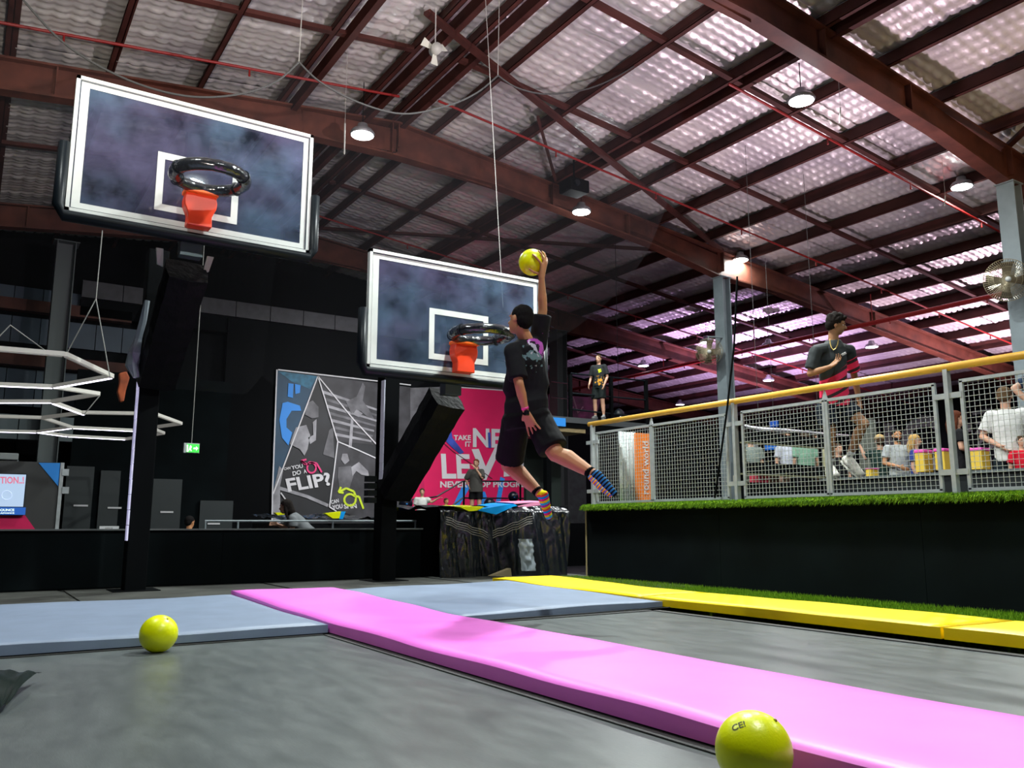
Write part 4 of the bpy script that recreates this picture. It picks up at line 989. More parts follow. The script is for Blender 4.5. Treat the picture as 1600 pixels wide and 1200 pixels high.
# small ceiling horn / fan near the ridge
c_ = pl(680, 78, 2, 7.5)
t = thing('ceiling_fan', 'small pale fan hanging near the roof ridge at the top of the picture', 'fan', tuple(c_))
bm = BM(); tube(bm, [c_, V((c_.x, c_.y, zr(c_.x, 8.3)))], 0.01, 6); obj('drop_rod', bm, M_ropew, t)
bm = BM(); tube(bm, [c_+V((-0.02, -0.1, -0.02)), c_+V((0.02, 0.08, 0.02))], 0.08, 12); obj('motor', bm, mat('fan_grey', (0.35, 0.36, 0.33), 0.5), t, True)
for k in range(3):
    a = 2*pi*k/3+0.5; bm = BM(); d_ = V((cos(a), 0.15, sin(a))); s_ = V((-sin(a), 0.25, cos(a)))
    prism(bm, [c_+d_*0.06+s_*0.03, c_+d_*0.2+s_*0.08, c_+d_*0.22-s_*0.05, c_+d_*0.06-s_*0.03], (0, 0.008, 0)); fix(bm); obj('blade', bm, mat('fan_pale', (0.5, 0.52, 0.45), 0.5), t)
# tube lamps hanging vertically (white rods)
for (x, y0_, y1_, Y_, lb) in ((539, 193, 241, 11.5, 'white hanging rod left of the first lit lamp'), (1313, 168, 192, 7.6, 'short white hanging rod right of the highest lamp'), (1477, 306, 322, 7.9, 'short white hanging rod left of the right-hand lamp')):
    a, b = pl(x, y0_, 1, Y_), pl(x-1, y1_, 1, Y_); bm = BM(); tube(bm, [a, b], 0.012, 6); tube(bm, [V((a.x, a.y, zr(a.x, 8.3))), a], 0.003, 4)
    tag(obj('hanging_rod', bm, M_ropew), lb, 'rod')

# ================================================================ wall fans
def wfan(px, py, Xc, Yc, R_, label, face):
    c_ = pl(px, py, 1, Yc); t = thing('wall_fan', label, 'fan', tuple(c_)); ax = V(face).normalized(); s, u = frame_of(ax)
    M_cage = mat('fan_cage', (0.3, 0.25, 0.16), 0.4, 0.5)
    bm = BM()
    for k in range(60):
        a = 2*pi*k/60; d_ = s*cos(a)+u*sin(a)
        tube(bm, [c_+ax*0.13+d_*0.05, c_+ax*0.11+d_*R_*0.6, c_+ax*0.03+d_*R_, c_-ax*0.07+d_*R_*0.8, c_-ax*0.1+d_*0.08], 0.004, 3, cap=False)
    for r_, o_ in ((1, 0.03), (0.6, 0.11), (0.8, 0.075), (0.35, 0.125), (0.8, -0.07)):
        tube(bm, [c_+ax*o_+(s*cos(2*pi*k/28)+u*sin(2*pi*k/28))*R_*r_ for k in range(28)], 0.006 if r_ == 1 else 0.004, 4, closed=True)
    obj('cage', bm, M_cage, t)
    for k in range(4):
        a = 2*pi*k/4; d_ = s*cos(a)+u*sin(a); e_ = s*-sin(a)+u*cos(a)
        bm = BM(); prism(bm, [c_+d_*0.05+e_*0.04-ax*0.02, c_+d_*R_*0.85+e_*R_*0.35+ax*0.02, c_+d_*R_*0.88-e_*R_*0.2-ax*0.03, c_+d_*0.05-e_*0.04-ax*0.03], ax*0.006); fix(bm); obj('blade', bm, mat('fan_blade', (0.05, 0.035, 0.02), 0.35, 0.3), t)
    bm = BM(); tube(bm, [c_-ax*0.2, c_+ax*0.03], 0.075, 14); obj('motor', bm, mat('fan_motor', (0.3, 0.28, 0.24), 0.4, 0.3), t, True)
    bm = BM(); sphere(bm, c_+ax*0.12, 0.05, 2); obj('badge', bm, mat('fan_badge', (0.6, 0.6, 0.58), 0.3), t, True)
    bm = BM(); tube(bm, [c_-ax*0.18, V((c_.x, c_.y, c_.z))-ax*0.2+V((0, 0, 0.35)), V((Xc-0.1, Yc, c_.z+0.4))], 0.025, 6); obj('wall_bracket', bm, M_colgrey, t)
wfan(1108, 549, 15, 13.7, 0.31, 'round caged fan on the middle grey column', (-0.75, -0.75, -0.25))
wfan(1573, 438, 15, 6.95, 0.36, 'larger round caged fan on the right-hand column', (-0.8, -0.6, -0.1))

# ================================================================ hexagon tube lights (left)
HZ = 2.55
def hx(x, y): return pl(x, y, 2, HZ)
def tubelight(pts_lit, label, group=None):
    c_ = hx(*pts_lit[0][0]); t = thing('hexagon_light', label, 'light', tuple(c_))
    for a, b, lit in pts_lit:
        A_, B2 = hx(*a), hx(*b); bm = BM(); bar(bm, A_+V((0, 0, 0.02)), B2+V((0, 0, 0.02)), 0.05, 0.05, up=(0, 0, 1)); hs = obj('tube_housing', bm, M_ledoff, t)
        bm = BM(); bar(bm, A_.lerp(B2, 0.02)-V((0, 0, 0.008)), A_.lerp(B2, 0.98)-V((0, 0, 0.008)), 0.036, 0.012, up=(0, 0, 1)); obj('diffuser', bm, M_led if lit else M_ledoff, hs)
    return t
t1 = tubelight((((-90, 540), (101, 556), 0), ((101, 556), (175, 590), 0), ((175, 590), (84, 606), 1), ((84, 606), (-60, 600), 1)), 'nearest and largest hexagon of white light tubes, cut by the left edge')
t2 = tubelight((((84, 606), (154, 617), 0), ((154, 617), (82, 629), 0), ((82, 629), (-60, 629), 1)), 'second hexagon row of light tubes, just below the largest one')
t3 = tubelight((((82, 630), (131, 648), 1), ((131, 646), (241, 648), 0), ((241, 648), (283, 663), 0), ((283, 663), (240, 669), 0), ((131, 646), (66, 654), 0), ((66, 654), (-60, 650), 0)), 'third hexagon row of tubes reaching right past the pole')
t4 = tubelight((((66, 654), (112, 669), 0), ((112, 669), (238, 675), 1), ((112, 669), (58, 676), 1), ((58, 676), (-60, 673), 1), ((238, 671), (256, 678), 0), ((256, 678), (236, 681), 0), ((60, 676), (105, 682), 1), ((105, 682), (197, 687), 1), ((197, 687), (236, 681), 0)), 'farthest lowest hexagon row of bright tubes left of the pole')
for t_, pts in ((t1, [(150, 467), (104, 553)]), (t1, [(150, 467), (172, 590)]), (t1, [(160, 360), (150, 467)]), (t1, [(16, 508), (-20, 545)]), (t1, [(16, 508), (82, 556)]), (t3, [(156, 618), (131, 648)])):
    c_ = hx(150, 620); bm = BM(); Yc = hx(120, 575).y
    tube(bm, [pl(x, y, 1, Yc) for x, y in pts], 0.006, 4); obj('suspension_wire', bm, M_ropew, t_)

# exit sign
c_ = pl(299.5, 700, 1, 16); t = thing('exit_sign', 'green running-man exit sign with arrow hanging from the roof', 'exit sign', tuple(c_))
ex = lambda x, y: pl(x, y, 1, 16)
bm = BM(); a, b = ex(287, 707), ex(312, 693); box(bm, (a.x, 16, a.z), (b.x, 16.06, b.z)); obj('case', bm, M_galv, t)
bm = BM(); a2, b2 = ex(291, 706.5), ex(311.5, 694.5); box(bm, (a2.x, 15.99, a2.z), (b2.x, 16, b2.z)); fc = obj('face', bm, mat('exit_green', (0.02, 0.5, 0.05), 0.5, emit=(0.05, 0.6, 0.06), es=0.9), t)
M_exw = mat('exit_white', (0.8, 0.9, 0.8), 0.5, emit=(0.75, 0.95, 0.75), es=0.9)
def exflat(pts):
    bm = BM(); prism(bm, [ex(x, y)+V((0, -0.014, 0)) for x, y in pts], (0, 0.003, 0)); fix(bm); obj('pictogram', bm, M_exw, fc)
exflat([(302, 699.5), (306, 699.5), (306, 697), (309.5, 700.7), (306, 704.5), (306, 702), (302, 702)])
exflat([(291.5, 695), (294, 695), (294, 706), (291.5, 706)])
exflat([(296.5, 696), (298.5, 696), (299.5, 699), (298, 701), (299.5, 705), (297.8, 705), (296.5, 702), (295, 705), (294.3, 704.5), (295.6, 700)])
bm = BM(); tube(bm, [(c_.x, 16.03, b.z), (c_.x, 16.03, zr(c_.x, 8.3))], 0.006, 4); obj('suspension_wire', bm, M_ropew, t)

# ================================================================ kiosk with screen (far left)
KY = 14.5
kk = lambda x, y: pl(x, y, 1, KY)
t = thing('display_wall', 'dark display wall with blue and pink triangles and a lit screen at the left edge', 'display', (-1.0, KY, -0.3))
a, b = kk(95, 830), kk(95, 723)
bm = BM(); box(bm, (-4.0, KY, -0.3), (b.x, KY+0.2, b.z)); obj('board', bm, mat('kiosk_charcoal', (0.035, 0.036, 0.036), 0.6), t)
bm = BM(); box(bm, (b.x, KY-0.02, -0.3), (b.x+0.05, KY+0.22, b.z)); obj('edge_trim', bm, M_galv, t)
for y in (738, 766):
    p = kk(97, y); bm = BM(); box(bm, (p.x, KY-0.03, p.z-0.05), (p.x+0.09, KY+0.1, p.z+0.05)); obj('hinge', bm, M_galv, t)
bm = BM(); prism(bm, [kk(x, y)+V((0, -0.01, 0)) for x, y in ((60, 723), (94, 723.5), (91, 760))], (0, 0.008, 0)); fix(bm); obj('blue_triangle', bm, M_print_b, t)
bm = BM(); prism(bm, [kk(x, y)+V((0, -0.01, 0)) for x, y in ((-40, 806), (39, 805), (57, 830), (57, 850), (-40, 850))], (0, 0.008, 0)); fix(bm); obj('pink_triangle', bm, M_print_p, t)
bm = BM(); a, b = kk(-60, 805), kk(42, 741); box(bm, (a.x, KY-0.06, a.z), (b.x, KY-0.005, b.z)); sc = obj('screen', bm, M_pad, t)
bm = BM(); a, b = kk(-58, 791), kk(40.5, 742); box(bm, (a.x, KY-0.064, a.z), (b.x, KY-0.06, b.z)); obj('picture', bm, mat('screen_white', (0.1, 0.12, 0.14), 0.5, emit=(0.55, 0.74, 1.0), es=0.8), sc)
bm = BM(); a, b = kk(-58, 804), kk(40, 793); box(bm, (a.x, KY-0.064, a.z), (b.x, KY-0.06, b.z)); obj('footer', bm, mat('screen_blue', (0.02, 0.1, 0.4), 0.5, emit=(0.01, 0.08, 0.35), es=0.8), sc)
def ktext(s, bl, br, tl, m): return text_mesh(s, 'lettering', kk(*bl), kk(*br), kk(*tl), m, sc, 0.07, 0.04)
ktext('TION..!', (0, 756), (37, 756), (0, 745), mat('screen_pink', (0.3, 0.05, 0.1), 0.5, emit=(0.9, 0.25, 0.38), es=0.7))
ktext('OUNCE', (0, 799), (22, 799), (0, 795), M_exw); ktext('ADVANCE', (0, 803), (22, 803), (0, 800.5), M_exw)
bm = BM()
for k in range(14): a = 2*pi*k/14; tube(bm, [kk(10+8*cos(a), 774+7*sin(a))+V((0, -0.07, 0)), kk(10+8*cos(a+0.45), 774+7*sin(a+0.45))+V((0, -0.07, 0))], 0.006, 4)
obj('ring_mark', bm, mat('screen_grey', (0.5, 0.6, 0.8), 0.5, emit=(0.45, 0.55, 0.75), es=0.8), sc)
# projector on top of the display wall, hanging lamp silhouette
c_ = kk(12, 712); t = thing('projector', 'small grey projector on top of the display wall', 'projector', tuple(c_-V((0, 0, 0.1))))
bm = BM(); box(bm, c_-V((0.14, 0.0, 0.06)), c_+V((0.14, 0.2, 0.04))); bevelled(bm, 0.01, 1); obj('body', bm, mat('projector_grey', (0.2, 0.22, 0.22), 0.5), t)
bm = BM(); box(bm, c_-V((0.18, -0.02, 0.14)), c_+V((0.18, 0.18, -0.1))); box(bm, c_+V((-0.15, 0.08, -0.1)), c_+V((-0.13, 0.1, -0.05))); box(bm, c_+V((0.13, 0.08, -0.1)), c_+V((0.15, 0.1, -0.05))); obj('stand', bm, M_colgrey, t)
a, b = pl(155, 830, 1, 10.9), pl(185, 822, 1, 10.95)
bm = BM(); box(bm, (a.x, 10.9, 0.6), (b.x, 10.92, b.z)); sg = tag(obj('small_sign', bm, M_print_w), 'small white sign standing behind the divider wall left of the pole', 'sign')
text_mesh('OFFICE', 'lettering', pl(164, 826.5, 1, 10.89), pl(176, 826.5, 1, 10.89), pl(164, 824.3, 1, 10.89), M_black, sg, 0.002, 0.01)
# orange garment hanging behind the left pole
bm = BM(); c_ = pl(192, 600, 1, 14); 
pts = [pl(x, y, 1, 14) for x, y in ((186, 583), (198, 580), (203, 590), (197, 610), (194, 627), (188, 628), (184, 612), (187, 596))]
prism(bm, pts, (0, 0.12, 0)); fix(bm); bevelled(bm, 0.02, 2); tag(obj('orange_cloth', bm, mat('orange_cloth', (0.3, 0.06, 0.015), 0.8, var=0.4)), 'dark orange cloth bundle hanging beside the wrapped left pole', 'cloth')

# ================================================================ ropes and safety net
t = thing('safety_net', 'sagging black safety net hung on a rope from the roof', 'net', (5.7, 9.3, 8))
NY_ = 9.45
np_ = lambda x, y: pl(x, y, 1, NY_)
loops = [[(-60, -120), (45, 10), (110, 75), (200, 125), (290, 150), (370, 148), (430, 128), (467, 97)], [(467, 97), (500, 128), (560, 160), (630, 178), (700, 165), (745, 145), (778, 118)], [(778, 118), (810, 138), (860, 147), (930, 135), (1000, 97), (1050, 48), (1078, -5), (1100, -60)]]
def smooth_pts(P, n=6):
    out = []
    for i in range(len(P)-1):
        p0, p1, p2, p3 = P[max(i-1, 0)], P[i], P[i+1], P[min(i+2, len(P)-1)]
        for q in range(n):
            t_ = q/n; out.append(tuple(0.5*(2*p1[c_]+(p2[c_]-p0[c_])*t_+(2*p0[c_]-5*p1[c_]+4*p2[c_]-p3[c_])*t_*t_+(3*p1[c_]-p0[c_]-3*p2[c_]+p3[c_])*t_**3) for c_ in (0, 1)))
    return out+[P[-1]]
loops = [smooth_pts(l) for l in loops]
for lp in loops:
    bm = BM(); tube(bm, [np_(*p) for p in lp], 0.012, 6); obj('edge_rope', bm, M_rope, t)
for (x, y, x2) in ((467, 97, 490), (778, 118, 771)):
    a = np_(x, y); bm = BM(); tube(bm, [a, V((a.x+0.02, a.y, zr(a.x, 8.3)))], 0.006, 4); obj('support_cord', bm, M_ropew, t)
bm = BM(); rows = []
allp = loops[0]+loops[1][1:]+loops[2][1:]
prev = None
for i in range(len(allp)-1):
    for f_ in (0,):
        a = np_(*allp[i]).lerp(np_(*allp[i+1]), f_); rows.append((bm.verts.new(a), bm.verts.new(V((a.x, a.y+0.9, max(2.3, a.z-3.8))))))
for a, b in zip(rows, rows[1:]): bm.faces.new((a[0], b[0], b[1], a[1]))
obj('netting', bm, M_net, t)
a = pl(757, -30, 1, 9.25); b = pl(786, 480, 1, 9.25)
bm = BM(); tube(bm, [a, b], 0.005, 4); tube(bm, [a, V((a.x, a.y, zr(a.x, 8.3)))], 0.006, 4); tag(obj('rope', bm, M_ropew), 'long thin white cord hanging from the roof behind the leaping player', 'cord')
# ================================================================ people
TMP = bpy.data.scenes.new('workbench')      # scratch scene: remeshing there does not re-evaluate the hall
def remesh(name, bm, vox, m, parent, smooth_it=4, nz=0.0, nf=9.0, seed=0.0, keep=None):
    fix(bm)
    me = bpy.data.meshes.new(name); bm.to_mesh(me); bm.free()
    o = bpy.data.objects.new(name, me); TMP.collection.objects.link(o)
    r = o.modifiers.new('r', 'REMESH'); r.mode = 'VOXEL'; r.voxel_size = vox; r.adaptivity = 0
    s = o.modifiers.new('s', 'SMOOTH'); s.iterations = smooth_it; s.factor = 0.5
    vl = TMP.view_layers[0]; vl.update(); dg = vl.depsgraph; e = o.evaluated_get(dg)
    me2 = bpy.data.meshes.new_from_object(e)
    bpy.data.objects.remove(o)
    if nz:
        cs = [v_.co.copy() for v_ in me2.vertices]; ns = [v_.normal.copy() for v_ in me2.vertices]; out = []
        for p, q in zip(cs, ns):
            n_ = noise.noise(V((p.x*nf+seed, p.y*nf, p.z*nf*0.55)))+0.5*noise.noise(p*nf*2.3); out.extend(p+q*n_*nz)
        me2.vertices.foreach_set('co', out); me2.update()
    me2.materials.clear()
    return link(name, me2, m, parent, True)
def capsule(bm, a, b, ra, rb, n=12):
    a, b = V(a), V(b); d = (b-a); L = d.length
    if L < 1e-5: sphere(bm, a, ra, 2); return
    d.normalize(); pts, rs = [], []
    for t in (-1, -0.85, -0.5, 0): pts.append(a+d*ra*t); rs.append(ra*sqrt(max(0.0, 1-t*t))+0.0008)
    for i in (0.25, 0.5, 0.75): pts.append(a.lerp(b, i)); rs.append(ra+(rb-ra)*i)
    for t in (0, 0.5, 0.85, 1): pts.append(b+d*rb*t); rs.append(rb*sqrt(max(0.0, 1-t*t))+0.0008)
    tube(bm, pts, rs, n)
def limb(bm, pts, rs, n=12):
    for i in range(len(pts)-1): capsule(bm, pts[i], pts[i+1], rs[i], rs[i+1], n)
def ring(c, r, f, a, b, n=20): return [c+r*cos(2*pi*k/n)*a+f*sin(2*pi*k/n)*b for k in range(n)]

def hand(bm, wr, d, palm, u, curl=0.35, spread=0.12, thumb=1, s=1.0):
    """palm + five fingers; d = direction of the fingers, palm = palm-facing normal, thumb = side sign"""
    d = d.normalized(); side = d.cross(palm).normalized(); pn = side.cross(d).normalized()
    if pn.dot(palm) < 0: pn = -pn
    k = u*s; c = wr+d*0.045*k
    loft(bm, [ring(wr-d*0.01*k, side, pn, 0.026*k, 0.02*k, 12), ring(wr+d*0.03*k, side, pn, 0.036*k, 0.018*k, 12), ring(wr+d*0.075*k, side, pn, 0.043*k, 0.015*k, 12), ring(wr+d*0.095*k, side, pn, 0.04*k, 0.012*k, 12)])
    for i, (o_, L_) in enumerate(((-0.034, 0.078), (-0.0115, 0.09), (0.0115, 0.085), (0.034, 0.068))):
        ang = spread*(i-1.5)/1.5; dd = (d*cos(ang)+side*thumb*-1*sin(ang)*-1*(1)).normalized() if False else (d+side*(o_*spread*22)).normalized()
        p = wr+d*0.088*k+side*o_*k
        c_ = curl
        p1 = p+(dd*cos(c_*0.5)+pn*sin(c_*0.5))*L_*0.45*k; p2 = p1+(dd*cos(c_*1.3)+pn*sin(c_*1.3))*L_*0.32*k; p3 = p2+(dd*cos(c_*2.0)+pn*sin(c_*2.0))*L_*0.25*k
        limb(bm, [p, p1, p2, p3], [0.0086*k, 0.0082*k, 0.0076*k, 0.0068*k], 8)
    tb = wr+d*0.02*k+side*thumb*0.028*k; t1 = tb+(d*0.7+side*thumb*0.7+pn*0.25).normalized()*0.04*k; t2 = t1+(d*0.9+side*thumb*0.3+pn*0.3).normalized()*0.032*k
    limb(bm, [tb, t1, t2], [0.014*k, 0.0105*k, 0.0085*k], 8)

def person(J, u, face, label, skin, hair, shirt, shorts, feet, group=None, vox=0.012, hair_len=0, look=None, up=None, sleeve=0.62, shortlen=0.78, hands=None, sock=None, cap=None, beard=False, shirt_m=None, longsleeve=False, loose=1.0, shortw=1.0, hem=0.0, legw=1.0):
    """J: joint name -> point. face: horizontal facing direction of the chest"""
    vc = max(0.009, vox)
    ft = min((J[k] for k in ('anL', 'anR', 'toeL', 'toeR')), key=lambda p: p.z)
    t = thing('person', label, 'person', (J['pelvis'].x, J['pelvis'].y, ft.z-0.04), group)
    look = (look or face).normalized(); neck, chest, pel, head = J['neck'], J['chest'], J['pelvis'], J['head']
    sk = mat('skin_'+skin[0], skin[1], 0.5, spec=0.4)
    f = face.normalized(); rgt = (J['shR']-J['shL']).normalized()
    hr = (J['hipR']-J['hipL']).normalized(); sp = (neck-pel).normalized()
    def fwd(r): q = sp.cross(r).normalized(); return q if q.dot(f) > 0 else -q
    # ---- body
    bm = BM(); F1, F2 = fwd(rgt), fwd(hr)
    mid = chest.lerp(pel, 0.5)
    loft(bm, [ring(pel-sp*0.07*u, hr, F2, 0.13*u, 0.1*u), ring(pel, hr, F2, 0.155*u, 0.11*u), ring(mid, (hr+rgt).normalized(), F1, 0.13*u, 0.095*u), ring(chest, rgt, F1, 0.15*u, 0.11*u), ring(chest.lerp(neck, 0.55), rgt, F1, 0.155*u, 0.09*u), ring(neck-sp*0.02*u, rgt, F1, 0.09*u, 0.06*u)])
    hup = (up or (head-neck)).normalized(); hs = look.cross(hup).normalized(); lk = hup.cross(hs).normalized()
    limb(bm, [neck-sp*0.03*u, head-hup*0.06*u-lk*0.02*u], [0.058*u, 0.052*u])
    HM = Matrix((hs, lk, hup)).transposed()
    def hp(x, y, z): return head+hs*x*u+lk*y*u+hup*z*u
    sphere(bm, hp(0, -0.012, 0.025), u, 3, (0.076, 0.094, 0.09), HM)
    sphere(bm, hp(0, 0.02, -0.035), u, 3, (0.058, 0.07, 0.078), HM)
    sphere(bm, hp(0, 0.05, -0.085), u, 2, (0.03, 0.03, 0.025), HM)           # chin
    loft(bm, [ring(hp(0, 0.078, 0.018), hs, lk, 0.008*u, 0.008*u, 8), ring(hp(0, 0.1, -0.012), hs, lk, 0.014*u, 0.014*u, 8), ring(hp(0, 0.106, -0.028), hs, lk, 0.018*u, 0.016*u, 8), ring(hp(0, 0.084, -0.036), hs, lk, 0.014*u, 0.008*u, 8)])
    for sx in (-1, 1):
        sphere(bm, hp(sx*0.028, 0.074, 0.026), u, 2, (0.024, 0.014, 0.008), HM)
        sphere(bm, hp(sx*0.077, -0.012, -0.008), u, 2, (0.008, 0.02, 0.031), HM)
    sphere(bm, hp(0, 0.082, -0.056), u, 2, (0.022, 0.012, 0.005), HM); sphere(bm, hp(0, 0.081, -0.066), u, 2, (0.019, 0.012, 0.006), HM)
    for s_ in 'LR':
        sh, el, wr = J['sh'+s_], J['el'+s_], J['wr'+s_]
        limb(bm, [chest.lerp(neck, 0.6), sh], [0.06*u, 0.052*u])
        limb(bm, [sh, sh.lerp(el, 0.45), el], [0.053*u, 0.048*u, 0.036*u]); limb(bm, [el, el.lerp(wr, 0.35), wr], [0.037*u, 0.038*u, 0.024*u])
        hh = (hands or {}).get(s_)
        if hh and 'grip' in hh:
            gc, gr = hh['grip']; W = lambda q: (RT*q[0]+UP*q[1]+FW*q[2]).normalized()
            bases = []
            for A0, B0, rr in (((.62, -.3, -.72), (.02, .38, -.92), .0095), ((.76, -.1, -.64), (.42, .68, -.6), .0098), ((.87, .05, -.48), (.68, .72, -.1), .0092), ((.93, .0, -.3), (.93, .36, .15), .0082), ((.45, -.78, -.42), (-.2, -.55, -.81), .0105)):
                A1, B1 = W(A0), W(B0); pp = [gc+(A1.lerp(B1, q)).normalized()*(gr+rr*(1.1+0.5*sin(pi*q))) for q in (0, .35, .7, 1)]
                limb(bm, pp, [rr*1.1, rr*1.02, rr*0.95, rr*0.82], 8); bases.append(pp[0])
            pc = (bases[0]+bases[1]+bases[2]+bases[3])/4
            for b_ in bases: limb(bm, [wr, b_], [0.024*u, 0.0145*u])
            limb(bm, [wr, pc], [0.026*u, 0.024*u])
        elif hh: hand(bm, wr, hh['d'], hh['p'], u, hh.get('curl', 0.35), hh.get('spread', 0.1), hh.get('thumb', 1), hh.get('s', 1.0))
        else:
            dd = (wr-el).normalized(); hand(bm, wr, (dd+V((0, 0, -0.2))), -rgt if s_ == 'R' else rgt, u, 0.45, 0.05, 1)
        hi, kn, an, toe = J['hip'+s_], J['kn'+s_], J['an'+s_], J['toe'+s_]
        limb(bm, [hi, hi.lerp(kn, 0.5), kn], [0.083*u*legw, 0.073*u*legw, 0.057*u*legw])
        kd = (kn-hi).normalized(); calf = ((an-kn).normalized()-kd*0.0); back = (hi-kn).normalized()+(an-kn).normalized()
        bk = back-(an-kn).normalized()*back.dot((an-kn).normalized()); bk = bk.normalized()*0.012*u if bk.length > 0.05 else V((0, 0, 0))
        limb(bm, [kn, kn.lerp(an, 0.3)+bk, kn.lerp(an, 0.65)+bk*0.4, an], [0.054*u*legw, 0.06*u*legw, 0.046*u*legw, 0.032*u*legw])
        fd = (toe-an); heel = an-fd.normalized()*0.03*u
        limb(bm, [an, an.lerp(toe, 0.5), toe], [0.034*u, 0.032*u, 0.024*u])
    remesh('body', bm, vox, sk, t, 4)
    # ---- eyes, brows, lips
    for sx in (-1, 1):
        bm = BM(); sphere(bm, hp(sx*0.031, 0.0615, 0.008), 0.0125*u, 2); ey = obj('eye', bm, mat('eye_white', (0.7, 0.68, 0.65), 0.3), t, True)
        bm = BM(); sphere(bm, hp(sx*0.031, 0.0715, 0.008), 0.0052*u, 1); obj('pupil', bm, mat('pupil', (0.01, 0.008, 0.006), 0.2), ey, True)
        bm = BM(); tube(bm, [hp(sx*0.014, 0.083, 0.03), hp(sx*0.032, 0.08, 0.035), hp(sx*0.048, 0.066, 0.03)], [0.003*u, 0.0045*u, 0.002*u], 5); obj('eyebrow', bm, mat('hair_'+hair[0], hair[1], 0.85, spec=0.12), t)
    bm = BM(); sphere(bm, hp(0, 0.086, -0.0605), u, 2, (0.021, 0.008, 0.006), HM); obj('lips', bm, mat('lips', (0.3, 0.08, 0.06), 0.4), t, True)
    # ---- hair
    if hair[2] != 'none':
        bm = BM(); k_ = {'short': 1.0, 'curly': 1.06, 'long': 1.07}[hair[2]]
        sphere(bm, hp(0, -0.022, 0.038), u, 3, (0.083*k_, 0.096*k_, 0.088*k_), HM)
        sphere(bm, hp(0, -0.055, -0.005), u, 3, (0.072*k_, 0.06*k_, 0.075*k_), HM)
        if hair[2] == 'curly':
            rn = random.Random(3)
            for k in range(46):
                a, b = rn.uniform(0, 2*pi), rn.uniform(0.1, 1.25); sphere(bm, hp(0.078*cos(a)*cos(b), -0.02+0.09*sin(a)*cos(b), 0.045+0.085*sin(b)), rn.uniform(0.014, 0.024)*u, 1)
            for k in range(6): sphere(bm, hp(-0.05+0.02*k, 0.07, 0.085+0.01*(k % 2)), 0.02*u, 1)
        if hair[2] == 'long':
            limb(bm, [hp(0, -0.06, 0.02), hp(0, -0.085, -0.09), hp(0, -0.09, -0.2)], [0.07*u, 0.07*u, 0.045*u])
            for sx in (-1, 1): limb(bm, [hp(sx*0.06, -0.01, 0.04), hp(sx*0.075, -0.02, -0.07), hp(sx*0.07, -0.02, -0.17)], [0.028*u, 0.026*u, 0.018*u])
        # cut the face opening free
        fix(bm)
        ho = remesh('hair', bm, max(0.008, vox*0.8), mat('hair_'+hair[0], hair[1], 0.85, bump=0.6, bscale=90, spec=0.12), t, 2, 0.004*u, 60)
        me = ho.data; b2 = BM(); b2.from_mesh(me); dl = []
        for v_ in b2.verts:
            q = v_.co-head; y_, z_, x_ = q.dot(lk)/u, q.dot(hup)/u, q.dot(hs)/u
            if y_ > 0.035 and z_ < 0.05: v_.co -= lk*(y_-0.03)*u*0.9
            elif 0.008 < y_ and z_ < 0.02 and abs(x_) > 0.04: v_.co -= hs*(x_*u*0.25)
        b2.to_mesh(me); b2.free()
    if beard:
        bm = BM(); sphere(bm, hp(0, 0.022, -0.05), u, 3, (0.063, 0.068, 0.056), HM); sphere(bm, hp(0, 0.058, -0.085), u, 2, (0.034, 0.032, 0.03), HM)
        b_ = obj('beard', bm, mat('hair_'+hair[0], hair[1], 0.85, spec=0.12), t, True)
    if cap:
        bm = BM(); loft(bm, [[hp(cos(2*pi*k/18)*r_, -0.012+sin(2*pi*k/18)*r_*1.15, z) for k in range(18)] for r_, z in ((0.09, 0.035), (0.09, 0.07), (0.07, 0.115), (0.03, 0.135))]); fix(bm)
        prism(bm, [hp(-0.06, 0.08, 0.04), hp(0.06, 0.08, 0.04), hp(0.045, 0.16, 0.03), hp(-0.045, 0.16, 0.03)], hup*0.006); fix(bm); obj('cap', bm, mat('cap_'+cap[0], cap[1], 0.8), t, True)
    # ---- shirt
    bm = BM(); l_ = loose; bott = pel.lerp(chest, -0.1-hem)
    loft(bm, [ring(bott, hr, F2, 0.178*u*l_, 0.135*u*l_, 24), ring(pel.lerp(chest, 0.25), hr, F2, 0.172*u*l_, 0.13*u*l_, 24), ring(mid, (hr+rgt).normalized(), F1, 0.165*u*l_, 0.124*u*l_, 24), ring(chest, rgt, F1, 0.176*u, 0.132*u, 24), ring(chest.lerp(neck, 0.6), rgt, F1, 0.17*u, 0.108*u, 24), ring(neck-sp*0.008*u, rgt, F1, 0.085*u, 0.072*u, 24)])
    for s_ in 'LR':
        sh, el, wr = J['sh'+s_], J['el'+s_], J['wr'+s_]
        limb(bm, [chest.lerp(neck, 0.55), sh], [0.078*u, 0.068*u])
        e_ = sh.lerp(el, sleeve)
        tube(bm, [sh-(el-sh)*0.12, sh, sh.lerp(e_, 0.5), e_], [0.06*u, 0.071*u, 0.074*u, 0.077*u], 16)
        if longsleeve: tube(bm, [sh, el, el.lerp(wr, 0.9)], [0.07*u, 0.056*u, 0.04*u], 14)
    shm = shirt_m or mat('shirt_'+shirt[0], shirt[1], 0.8, spec=0.15)
    remesh('t_shirt', bm, vc*0.95, shm, t, 3, 0.007*u, 9.0, head.x*3)
    # ---- shorts
    bm = BM()
    loft(bm, [ring(pel-sp*0.1*u, hr, F2, 0.16*u*shortw, 0.12*u*shortw, 24), ring(pel, hr, F2, 0.172*u*shortw, 0.128*u*shortw, 24), ring(pel+sp*0.08*u, hr, F2, 0.155*u, 0.115*u, 24)])
    for s_ in 'LR':
        hi, kn = J['hip'+s_], J['kn'+s_]; e_ = hi.lerp(kn, shortlen)
        tube(bm, [hi-(kn-hi)*0.15, hi, hi.lerp(e_, 0.5), e_], [0.08*u, 0.104*u*shortw, 0.103*u*shortw, 0.106*u*shortw], 18)
